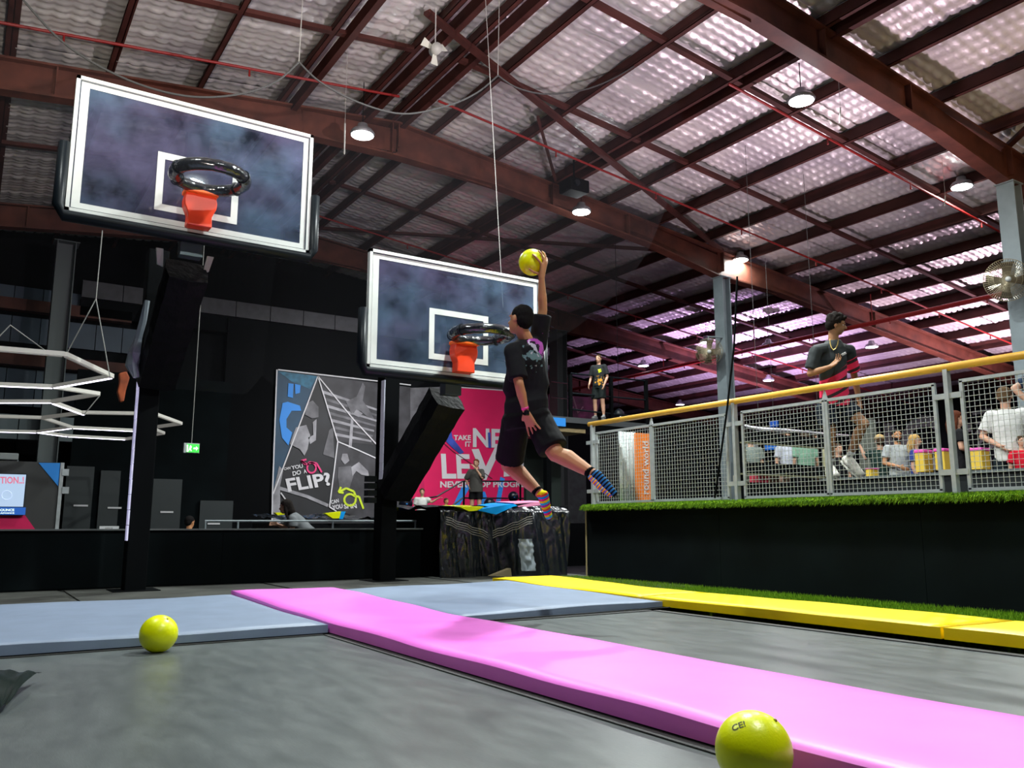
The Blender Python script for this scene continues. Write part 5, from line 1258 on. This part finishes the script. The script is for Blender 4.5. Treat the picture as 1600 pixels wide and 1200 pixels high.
    remesh('shorts', bm, vc*0.95, mat('shorts_'+shorts[0], shorts[1], 0.8, spec=0.15), t, 3, 0.006*u, 8.0, 4)
    # ---- shoes or socks
    for s_ in 'LR':
        an, toe, kn = J['an'+s_], J['toe'+s_], J['kn'+s_]; fd = (toe-an).normalized(); leg = (kn-an).normalized()
        heel = an-fd*0.03*u-leg*0.045*u
        bm = BM()
        fat = 1.0 if feet[0] == 'sock' else 1.25
        limb(bm, [heel, an.lerp(toe, 0.45)-leg*0.012*u, toe], [0.036*u*fat, 0.039*u*fat, 0.031*u*fat]); limb(bm, [an.lerp(toe, 0.2), an.lerp(toe, 0.6)], [0.036*u*fat, 0.034*u*fat])
        tube(bm, [an-leg*0.01*u, an+leg*0.03*u, an+leg*0.055*u], [0.041*u, 0.038*u, 0.036*u], 14)
        if feet[0] == 'sock': remesh('sock', bm, vc*0.7, feet[1][s_], t, 3)
        else:
            so = remesh('shoe', bm, vc*0.8, feet[1], t, 3)
            if sock:
                bm = BM(); tube(bm, [an+leg*0.03*u, an+leg*0.11*u], [0.037*u, 0.041*u], 12); obj('sock', bm, sock, t, True)
            bm = BM(); nrm = fd.cross(leg.cross(fd)).normalized(); dn = -(leg-fd*leg.dot(fd)).normalized(); sd = fd.cross(dn).normalized()
            c_ = [heel-fd*0.035*u+dn*0.045*u, heel.lerp(toe, 0.5)+dn*0.046*u, toe+fd*0.03*u+dn*0.036*u]
            loft(bm, [[c_[0]+sd*w_*u+dn*h_*u for w_, h_ in ((-0.03, 0), (0.03, 0), (0.03, 0.018), (-0.03, 0.018))], [c_[1]+sd*w_*u+dn*h_*u for w_, h_ in ((-0.04, 0), (0.04, 0), (0.04, 0.016), (-0.04, 0.016))], [c_[2]+sd*w_*u+dn*h_*u for w_, h_ in ((-0.03, 0), (0.03, 0), (0.03, 0.014), (-0.03, 0.014))]]); fix(bm)
            obj('sole', bm, mat('sole_white', (0.55, 0.55, 0.5), 0.6), so)
    return t

# ---- materials printed on clothes
def blob_print(name, base, blobs):
    """dark shirt with soft-edged printed shapes around given points (flat print on the cloth)"""
    m = mat(name, base, 0.8, spec=0.15); nt, b, L = nodes(m)
    g = nt.nodes.new('ShaderNodeTexCoord'); last = None
    nz = nt.nodes.new('ShaderNodeTexNoise'); nz.inputs['Scale'].default_value = 22; nz.inputs['Detail'].default_value = 4; L.new(g.outputs['Object'], nz.inputs['Vector'])
    prev = nt.nodes.new('ShaderNodeRGB'); prev.outputs[0].default_value = (*base, 1)
    for c, r, col, thr in blobs:
        d = nt.nodes.new('ShaderNodeVectorMath'); d.operation = 'DISTANCE'; L.new(g.outputs['Object'], d.inputs[0]); d.inputs[1].default_value = c
        a = nt.nodes.new('ShaderNodeMath'); a.operation = 'MULTIPLY_ADD'; L.new(d.outputs['Value'], a.inputs[0]); a.inputs[1].default_value = 0.35/r; L.new(nz.outputs['Fac'], a.inputs[2])
        l = nt.nodes.new('ShaderNodeMath'); l.operation = 'LESS_THAN'; L.new(a.outputs[0], l.inputs[0]); l.inputs[1].default_value = thr
        mx = nt.nodes.new('ShaderNodeMix'); mx.data_type = 'RGBA'; L.new(l.outputs[0], mx.inputs['Factor']); L.new(prev.outputs[0], mx.inputs[6]); mx.inputs[7].default_value = (*col, 1)
        class P_: pass
        prev = P_(); prev.outputs = [mx.outputs[2]]
    L.new(prev.outputs[0], b.inputs['Base Color']); return m
def stripes(name, origin, d, freq, cols, rough=0.8):
    m = mat(name, cols[0], rough, spec=0.15); nt, b, L = nodes(m)
    g = nt.nodes.new('ShaderNodeTexCoord'); s = nt.nodes.new('ShaderNodeVectorMath'); s.operation = 'SUBTRACT'; L.new(g.outputs['Object'], s.inputs[0]); s.inputs[1].default_value = origin
    dt = nt.nodes.new('ShaderNodeVectorMath'); dt.operation = 'DOT_PRODUCT'; L.new(s.outputs[0], dt.inputs[0]); dt.inputs[1].default_value = V(d).normalized()
    mu = nt.nodes.new('ShaderNodeMath'); mu.operation = 'MULTIPLY'; L.new(dt.outputs['Value'], mu.inputs[0]); mu.inputs[1].default_value = freq
    fr = nt.nodes.new('ShaderNodeMath'); fr.operation = 'FRACT'; L.new(mu.outputs[0], fr.inputs[0])
    cr = nt.nodes.new('ShaderNodeValToRGB'); cr.color_ramp.interpolation = 'CONSTANT'
    while len(cr.color_ramp.elements) < len(cols): cr.color_ramp.elements.new(0.5)
    for i, c in enumerate(cols): cr.color_ramp.elements[i].position = i/len(cols); cr.color_ramp.elements[i].color = (*c, 1)
    L.new(fr.outputs[0], cr.inputs[0]); L.new(cr.outputs[0], b.inputs['Base Color']); return m, cr, dt

# ---- the leaping player
def j(x, y, d=0.0): return dp(x, y, PD+d)
aw = FW.copy(); aw.z = 0; aw.normalize()
f1 = (-RT*0.72+aw*0.7).normalized()
J = dict(head=j(812, 500, -0.02), neck=j(823, 527, 0), chest=j(822, 562, 0), pelvis=j(822, 648, 0),
         shL=j(801, 549, -0.12), elL=j(811, 600, -0.22), wrL=j(822, 645, -0.16),
         shR=j(840, 541, 0.12), elR=j(848, 484, 0.10), wrR=j(846, 434, 0.05),
         hipL=j(806, 660, 0.04), knL=j(795, 727, 0.22), anL=j(846, 773, 0.02), toeL=j(857, 806, 0.06),
         hipR=j(840, 656, 0.0), knR=j(868, 709, -0.16), anR=j(930, 742, -0.34), toeR=j(958, 770, -0.40))
RB = [(0.0, 0.35, 0.75), (0.75, 0.02, 0.2), (0.85, 0.8, 0.02), (0.02, 0.55, 0.75), (0.5, 0.04, 0.35), (0.9, 0.75, 0.0), (0.8, 0.1, 0.05)]
sockL = stripes('rainbow_sock', tuple(J['anL']), (J['toeL']-J['anL'])+RT*0.02, 8.0, RB)[0]
def sole_stripe():
    m, cr, _ = stripes('sole_sock', tuple(J['anR']), (J['toeR']-J['anR']), 40.0, [(0.004, 0.004, 0.008), (0.02, 0.14, 0.35)])
    return m
sockR = sole_stripe()
bp_ = blob_print('player_shirt_print', (0.008, 0.008, 0.01), [(tuple(j(851, 536, -0.06)), 0.11, (0.42, 0.07, 0.4), 0.82), (tuple(j(835, 556, -0.1)), 0.12, (0.12, 0.2, 0.21), 0.68), (tuple(j(836, 543, -0.08)), 0.08, (0.45, 0.42, 0.5), 0.66), (tuple(j(836, 571, -0.1)), 0.04, (0.3, 0.3, 0.32), 0.6)])
u1 = 0.97
pl1 = person(J, u1, f1, 'leaping player in black T-shirt, black shorts and striped socks holding up a yellow ball', ('tan', (0.5, 0.23, 0.105)), ('black', (0.006, 0.005, 0.005), 'short'), ('black', (0.008, 0.008, 0.01)), ('black', (0.005, 0.005, 0.006)), ('sock', {'L': sockL, 'R': sockR}), vox=0.0055,
     look=(-RT*0.72+aw*0.68+V((0, 0, 0.12))), up=(V((0, 0, 1))-RT*-0.18), legw=1.14, sleeve=0.86, shortlen=0.86, hem=0.12, loose=1.02, shortw=1.14, shirt_m=bp_,
     hands={'L': dict(d=(j(838, 682, -0.14)-J['wrL']), p=(RT*0.5+aw*0.9), curl=0.16, spread=0.36, thumb=-1, s=1.12), 'R': dict(grip=(c3, 0.105))})
# wristband, watch, sock cuffs and the rainbow instep of the rear sock
def band(name, a, b, f0, f1_, r, m, parent):
    bm = BM(); tube(bm, [a.lerp(b, f0), a.lerp(b, f1_)], r, 18); return obj(name, bm, m, parent, True)
band('wristband', J['elL'], J['wrL'], 0.78, 0.87, 0.0295*u1, mat('pink_band', (0.85, 0.06, 0.3), 0.5), pl1)
wt = band('watch', J['elL'], J['wrL'], 0.95, 1.03, 0.0285*u1, M_black, pl1)
bm = BM(); c_ = J['wrL']-FW*0.03+RT*0.004; box(bm, c_-V((0.017, 0.014, 0.02)), c_+V((0.017, 0.014, 0.02))); bevelled(bm, 0.006, 2); obj('dial', bm, mat('watch_glass', (0.01, 0.01, 0.012), 0.15), wt)
for s_ in 'LR':
    an, kn = J['an'+s_], J['kn'+s_]; leg = (kn-an).normalized(); bm = BM(); tube(bm, [an+leg*0.03, an+leg*0.068], [0.044, 0.042], 16); obj('sock_cuff', bm, M_black, pl1, True)
an, toe = J['anR'], J['toeR']; inst = stripes('rainbow_instep', tuple(an), toe-an, 22, RB)[0]
bm = BM(); off = (-RT*0.022-UP*0.012); limb(bm, [an+off*1.2, an.lerp(toe, 0.5)+off*1.25, toe+off*0.9], [0.030, 0.031, 0.024]); remesh('sock_instep', bm, 0.01, inst, pl1, 2)

# ---- the jumping youth behind the fence
GD = 9.3
def k(x, y, d=0.0): return dp(x, y, GD+d)
f2 = (RT*0.62-aw*0.55).normalized()
J = dict(head=k(1307, 507), neck=k(1302, 530, 0.02), chest=k(1300, 562), pelvis=k(1304, 622),
         shL=k(1326, 547, 0.12), elL=k(1335, 588, 0.2), wrL=k(1343, 628, 0.22),
         shR=k(1275, 548, -0.1), elR=k(1266, 584, -0.12), wrR=k(1297, 573, -0.3),
         hipL=k(1318, 634, 0.06), knL=k(1350, 662, -0.15), anL=k(1326, 716, 0.1), toeL=k(1345, 740, -0.1),
         hipR=k(1290, 636, -0.04), knR=k(1298, 682, -0.06), anR=k(1297, 730, 0.02), toeR=k(1306, 742, -0.16))
# left/right follow the facing direction
def stripe_shirt():
    m = mat('striped_jersey', (0.03, 0.035, 0.04), 0.7); nt, b, L = nodes(m)
    g = nt.nodes.new('ShaderNodeTexCoord')
    def dot_(o_, d_, f_):
        s = nt.nodes.new('ShaderNodeVectorMath'); s.operation = 'SUBTRACT'; L.new(g.outputs['Object'], s.inputs[0]); s.inputs[1].default_value = o_
        d = nt.nodes.new('ShaderNodeVectorMath'); d.operation = 'DOT_PRODUCT'; L.new(s.outputs[0], d.inputs[0]); d.inputs[1].default_value = V(d_).normalized()
        x = nt.nodes.new('ShaderNodeMath'); x.operation = 'MULTIPLY'; L.new(d.outputs['Value'], x.inputs[0]); x.inputs[1].default_value = f_; return x
    a = dot_(tuple(k(1306, 577)), UP-RT*0.55, 1.0)      # below this slanted line: red field
    st = dot_(tuple(k(1306, 577)), UP-RT*0.5, 10.0)
    fr = nt.nodes.new('ShaderNodeMath'); fr.operation = 'FRACT'; L.new(st.outputs[0], fr.inputs[0])
    gt = nt.nodes.new('ShaderNodeMath'); gt.operation = 'GREATER_THAN'; L.new(fr.outputs[0], gt.inputs[0]); gt.inputs[1].default_value = 0.66
    lt = nt.nodes.new('ShaderNodeMath'); lt.operation = 'LESS_THAN'; L.new(a.outputs[0], lt.inputs[0]); lt.inputs[1].default_value = 0.0
    m1 = nt.nodes.new('ShaderNodeMix'); m1.data_type = 'RGBA'; L.new(gt.outputs[0], m1.inputs['Factor']); m1.inputs[6].default_value = (0.85, 0.02, 0.1, 1); m1.inputs[7].default_value = (0.03, 0.01, 0.015, 1)
    m2 = nt.nodes.new('ShaderNodeMix'); m2.data_type = 'RGBA'; L.new(lt.outputs[0], m2.inputs['Factor']); m2.inputs[6].default_value = (0.012, 0.018, 0.02, 1); L.new(m1.outputs[2], m2.inputs[7])
    L.new(m2.outputs[2], b.inputs['Base Color']); return m
u2 = 1.0
youth = person(J, u2, f2, 'jumping youth in dark jersey with red and black diagonal stripes behind the fence', ('brown', (0.34, 0.17, 0.085)), ('darkbrown', (0.012, 0.009, 0.008), 'curly'), ('x', (0, 0, 0)), ('navy', (0.012, 0.018, 0.03)), ('shoe', mat('shoe_white', (0.62, 0.6, 0.55), 0.6)), vox=0.007,
     look=(RT*0.9-aw*0.25+V((0, 0, -0.02))), sleeve=0.8, shortlen=0.6, shirt_m=stripe_shirt(), sock=mat('sock_white', (0.6, 0.6, 0.6), 0.8), hem=0.1, shortw=1.02,
     hands={'R': dict(d=(k(1310, 563, -0.3)-k(1298, 573, -0.3)), p=(UP+RT*0.2-FW*0.2), curl=0.5, spread=0.4, thumb=1), 'L': dict(d=-UP+RT*0.2, p=-RT, curl=0.4)})
bm = BM(); pts = [k(x, y, d) for x, y, d in ((1297, 529, 0.0), (1297, 536, -0.09), (1299, 543, -0.14), (1302, 547, -0.155), (1306, 544, -0.155), (1309, 538, -0.12), (1310, 530, -0.02))]; tube(bm, pts, 0.006, 6); obj('necklace', bm, mat('gold_chain', (0.7, 0.5, 0.15), 0.3, 0.8), youth)
bm = BM(); c_ = k(1319, 553, -0.13); s_ = RT*0.022+UP*0.012; w_ = UP*0.009-RT*0.005; prism(bm, [c_-s_-w_, c_+s_-w_, c_+s_+w_, c_-s_+w_], FW*0.03); fix(bm); obj('chest_badge', bm, M_print_w, youth)

# ---- generic standing figure, built from a head position and size
def stand(px, py, depth, height, floor, ang, label, skin, hair, shirt, shorts, arms=None, lean=0.0, **kw):
    hd = dp(px, py, depth); u = height/1.75
    if floor is not None: u = (hd.z-floor)/1.645
    f = V((cos(ang), sin(ang), 0)); r = V((sin(ang), -cos(ang), 0)); Z = V((0, 0, 1))
    top = hd.z
    def at_(s, fw, dz): return V((hd.x, hd.y, top))+r*s*u+f*(fw+lean*dz)*u+Z*dz*u
    J = dict(head=hd, neck=at_(0, -0.01, -0.15), chest=at_(0, 0, -0.36), pelvis=at_(0, 0, -0.72),
        shR=at_(0.175, 0, -0.22), shL=at_(-0.175, 0, -0.22), hipR=at_(0.09, 0, -0.78), hipL=at_(-0.09, 0, -0.78),
        knR=at_(0.11, 0.03, -1.17), knL=at_(-0.11, 0.02, -1.17), anR=at_(0.12, -0.02, -1.56), anL=at_(-0.12, -0.02, -1.56), toeR=at_(0.14, 0.12, -1.6), toeL=at_(-0.14, 0.12, -1.6),
        elR=at_(0.23, -0.02, -0.5), elL=at_(-0.23, -0.02, -0.5), wrR=at_(0.22, 0.08, -0.74), wrL=at_(-0.22, 0.08, -0.74))
    if arms:
        for k_, v_ in arms.items(): J[k_] = at_(*v_)
    kw.setdefault('vox', 0.016)
    return person(J, u, f, label, skin, hair, shirt, shorts, ('shoe', mat('shoe_grey', (0.2, 0.2, 0.2), 0.6)), **kw)
LIGHT = ('light', (0.55, 0.3, 0.2)); TAN = ('tan', (0.42, 0.2, 0.1))
def A(dx, dy):      # world angle for a direction given as (right, away) of the camera
    v_ = RT*dx+aw*dy; return atan2(v_.y, v_.x)
# boy on the platform
bpm = blob_print('bear_shirt', (0.02, 0.022, 0.024), [(tuple(dp(938, 596, 18.3)), 0.2, (0.6, 0.28, 0.03), 0.62), (tuple(dp(937, 577.5, 18.3)), 0.08, (0.5, 0.6, 0.02), 0.7)])
stand(935, 561, 18.5, 1.36, zdeck, A(-0.5, -0.85), 'boy in black T-shirt with orange print standing on the viewing platform', ('light', (0.55, 0.3, 0.2)), ('brown', (0.06, 0.035, 0.02), 'short'), ('x', (0, 0, 0)), ('darkgreen', (0.008, 0.012, 0.012)), shirt_m=bpm, vox=0.013, sleeve=0.8,
      arms=dict(elR=(0.24, -0.03, -0.48), wrR=(0.23, 0.12, -0.7), elL=(-0.24, -0.03, -0.5), wrL=(-0.2, 0.1, -0.74)))
# woman on the stage
stand(744, 724, 19.8, 1.52, 0.76, A(-0.25, -0.95), 'woman in loose grey T-shirt and black shorts touching her face on the stage', LIGHT, ('ginger', (0.12, 0.04, 0.02), 'short'), ('grey', (0.07, 0.065, 0.06)), ('black', (0.006, 0.006, 0.007)), sleeve=0.95, loose=1.15, hem=0.15, shortlen=0.55, vox=0.014,
      arms=dict(elL=(-0.22, 0.12, -0.42), wrL=(-0.04, 0.2, -0.14), elR=(0.3, -0.02, -0.45), wrR=(0.2, 0.05, -0.62)))
stand(659.5, 769, 18.2, 1.25, 0.28, A(0.1, -1), 'child in white T-shirt holding the sloping handrail', LIGHT, ('brown', (0.06, 0.035, 0.02), 'short'), ('white', (0.6, 0.6, 0.58)), ('black', (0, 0, 0)), vox=0.014, arms=dict(elL=(-0.3, 0.1, -0.32), wrL=(-0.5, 0.15, -0.2)), hands={'L': dict(d=V((0.6, -0.3, 0.3)), p=V((0, 0, -1)), curl=0.9)})
stand(697.5, 783, 18.4, 1.15, 0.28, A(0.8, -0.6), 'small child in dark red shirt, only head and shoulders above the air bag', TAN, ('brown', (0.06, 0.035, 0.02), 'short'), ('darkred', (0.2, 0.02, 0.01)), ('black', (0, 0, 0)), vox=0.014)
# woman leaning on the low wall
CD = 11.75
def c(x, y, d=0.0): return dp(x, y, CD+d)
J = dict(head=c(446, 792), neck=c(452, 803), chest=c(463, 815), pelvis=c(486, 838), shL=c(456, 810, 0.14), shR=c(458, 812, -0.14), elL=c(446, 825, 0.16), wrL=c(434, 820, 0.1), elR=c(457, 828, -0.18), wrR=c(447, 831, -0.25),
         hipL=c(492, 842, 0.1), hipR=c(492, 842, -0.1), knL=c(470, 866, 0.12), knR=c(470, 868, -0.12), anL=c(500, 890, 0.12), anR=c(500, 892, -0.12), toeL=c(485, 896, 0.14), toeR=c(485, 898, -0.14))
person(J, 0.84, -RT, 'dark-haired woman in grey top leaning forward at the low rail, left of centre', LIGHT, ('darkbrown', (0.012, 0.009, 0.008), 'long'), ('greymarl', (0.14, 0.15, 0.16)), ('charcoal', (0.02, 0.02, 0.025)), ('shoe', mat('shoe_grey', (0.2, 0.2, 0.2))), vox=0.011, look=-RT+V((0, 0, -0.05)), up=V((0, 0, 1))-RT*0.15, sleeve=0.7, shortlen=0.9)
stand(297, 816, 13.4, 1.45, None, A(0.35, 0.9), 'man in white T-shirt seen from behind over the divider wall', TAN, ('black', (0.006, 0.005, 0.005), 'short'), ('white', (0.6, 0.6, 0.58)), ('black', (0, 0, 0)), vox=0.014)
# visitors in the upper hall
HG = {'black': (0.006, 0.005, 0.005)}
stand(1570, 620, 13.6, 1.62, 0.6, A(0.55, 0.6), 'man in plain white T-shirt seen from behind with a hand on his back', LIGHT, ('brownshort', (0.1, 0.06, 0.03), 'short'), ('white', (0.6, 0.6, 0.58)), ('darkteal', (0.012, 0.02, 0.025)), vox=0.012, sleeve=0.75, shortlen=0.6, hem=0.1,
      arms=dict(elL=(-0.28, -0.04, -0.48), wrL=(-0.06, -0.16, -0.62), elR=(0.24, 0.1, -0.45), wrR=(0.2, 0.22, -0.62)))
J = None
stand(1640, 560, 9.9, 1.8, 0.94, A(-0.4, -0.9), 'person in navy shirt at the right edge, only a bent arm in view', LIGHT, ('brown', (0.06, 0.035, 0.02), 'short'), ('navy', (0.02, 0.035, 0.07)), ('blue', (0.02, 0.08, 0.3)), vox=0.014, sleeve=0.7, hem=0.1,
      arms=dict(elR=(0.38, 0.02, -0.32), wrR=(0.22, 0.1, -0.55)))
stand(1597, 690, 13.2, 1.2, 0.6, A(-0.2, -1), 'child in red and black top at the right edge beside the white-shirted man', LIGHT, ('brown', (0.06, 0.035, 0.02), 'short'), ('red', (0.6, 0.01, 0.03)), ('black', (0, 0, 0)), vox=0.016)
stand(1495, 655, 14.5, 1.7, 0.6, A(0.75, -0.3), 'woman with long brown hair in black top behind the double fence post', LIGHT, ('reddishbrown', (0.09, 0.025, 0.012), 'long'), ('black', (0.008, 0.008, 0.01)), ('black', (0, 0, 0)), vox=0.013, arms=dict(elR=(0.25, 0.0, -0.45), wrR=(0.12, 0.25, -0.5), elL=(-0.2, 0.1, -0.45), wrL=(-0.05, 0.27, -0.48)))
stand(1401.5, 681, 15.5, 1.75, 0.6, A(-0.05, -1), 'bearded man in light grey T-shirt standing between two other visitors', TAN, ('darkbrown', (0.012, 0.009, 0.008), 'short'), ('lightgrey', (0.4, 0.42, 0.43)), ('black', (0, 0, 0)), vox=0.013, beard=True, arms=dict(elR=(0.26, 0.02, -0.48), wrR=(0.08, 0.2, -0.55), elL=(-0.26, 0.0, -0.48), wrL=(-0.24, 0.16, -0.66)))
stand(1374.5, 690, 15.9, 1.62, 0.6, A(0.35, 0.9), 'person in tan cap and dark green top with one arm raised to the left', LIGHT, ('brown', (0.06, 0.035, 0.02), 'short'), ('bottlegreen', (0.015, 0.035, 0.03)), ('black', (0, 0, 0)), vox=0.014, cap=('tan', (0.45, 0.3, 0.12)), arms=dict(elL=(-0.26, 0.05, -0.3), wrL=(-0.34, 0.1, -0.06), elR=(0.24, 0.0, -0.42), wrR=(0.35, 0.12, -0.5)))
stand(1430.5, 689, 15.2, 1.66, 0.6, A(0.6, -0.5), 'blonde woman in blue top right of the bearded man', LIGHT, ('blonde', (0.5, 0.3, 0.1), 'long'), ('blue', (0.03, 0.05, 0.22)), ('black', (0, 0, 0)), vox=0.014)
for (x, y, d_, col_, lb, hgt) in ((1257, 683, 14.6, ('sage', (0.2, 0.36, 0.26)), 'person in sage green shirt half hidden by the gantry', 1.75), (1229, 684, 14.7, ('palegrey', (0.5, 0.52, 0.6)), 'person in pale grey shirt half hidden by the gantry, left of the green one', 1.75), (1277, 686, 14.8, ('cream', (0.5, 0.48, 0.3)), 'person in cream top beside the fence post, right of the green shirt', 1.7), (1173, 686, 14.6, ('greygreen', (0.2, 0.24, 0.22)), 'person in grey-green top at the left end of the gantry', 1.72)):
    stand(x, y, d_+2.7, hgt, 0.75, A(0.2, -1) if x != 1257 else A(0.1, 1), lb, LIGHT, ('brown', (0.06, 0.035, 0.02), 'short'), col_, ('black', (0, 0, 0)), vox=0.017)
bm = BM(); box(bm, (11.4, 10.4, -0.3), (17.5, 14.3, 0.75)); struct(obj('floor_riser', bm, M_black))
# forearm and leg of a seated visitor beside the youth's shoes
stand(1310, 702, 16.6, 1.5, 0.6, A(0.3, -1), 'seated visitor in black behind the jumping youth, mostly hidden by his legs', LIGHT, ('brown', (0.06, 0.035, 0.02), 'short'), ('black', (0.008, 0.008, 0.01)), ('black', (0, 0, 0)), vox=0.017)
for o in list(bpy.data.objects):
    if o.type == 'MESH' and o.parent is None and 'label' not in o and o.get('kind') is None: print('UNTAGGED', o.name)

bpy.data.scenes.remove(TMP)
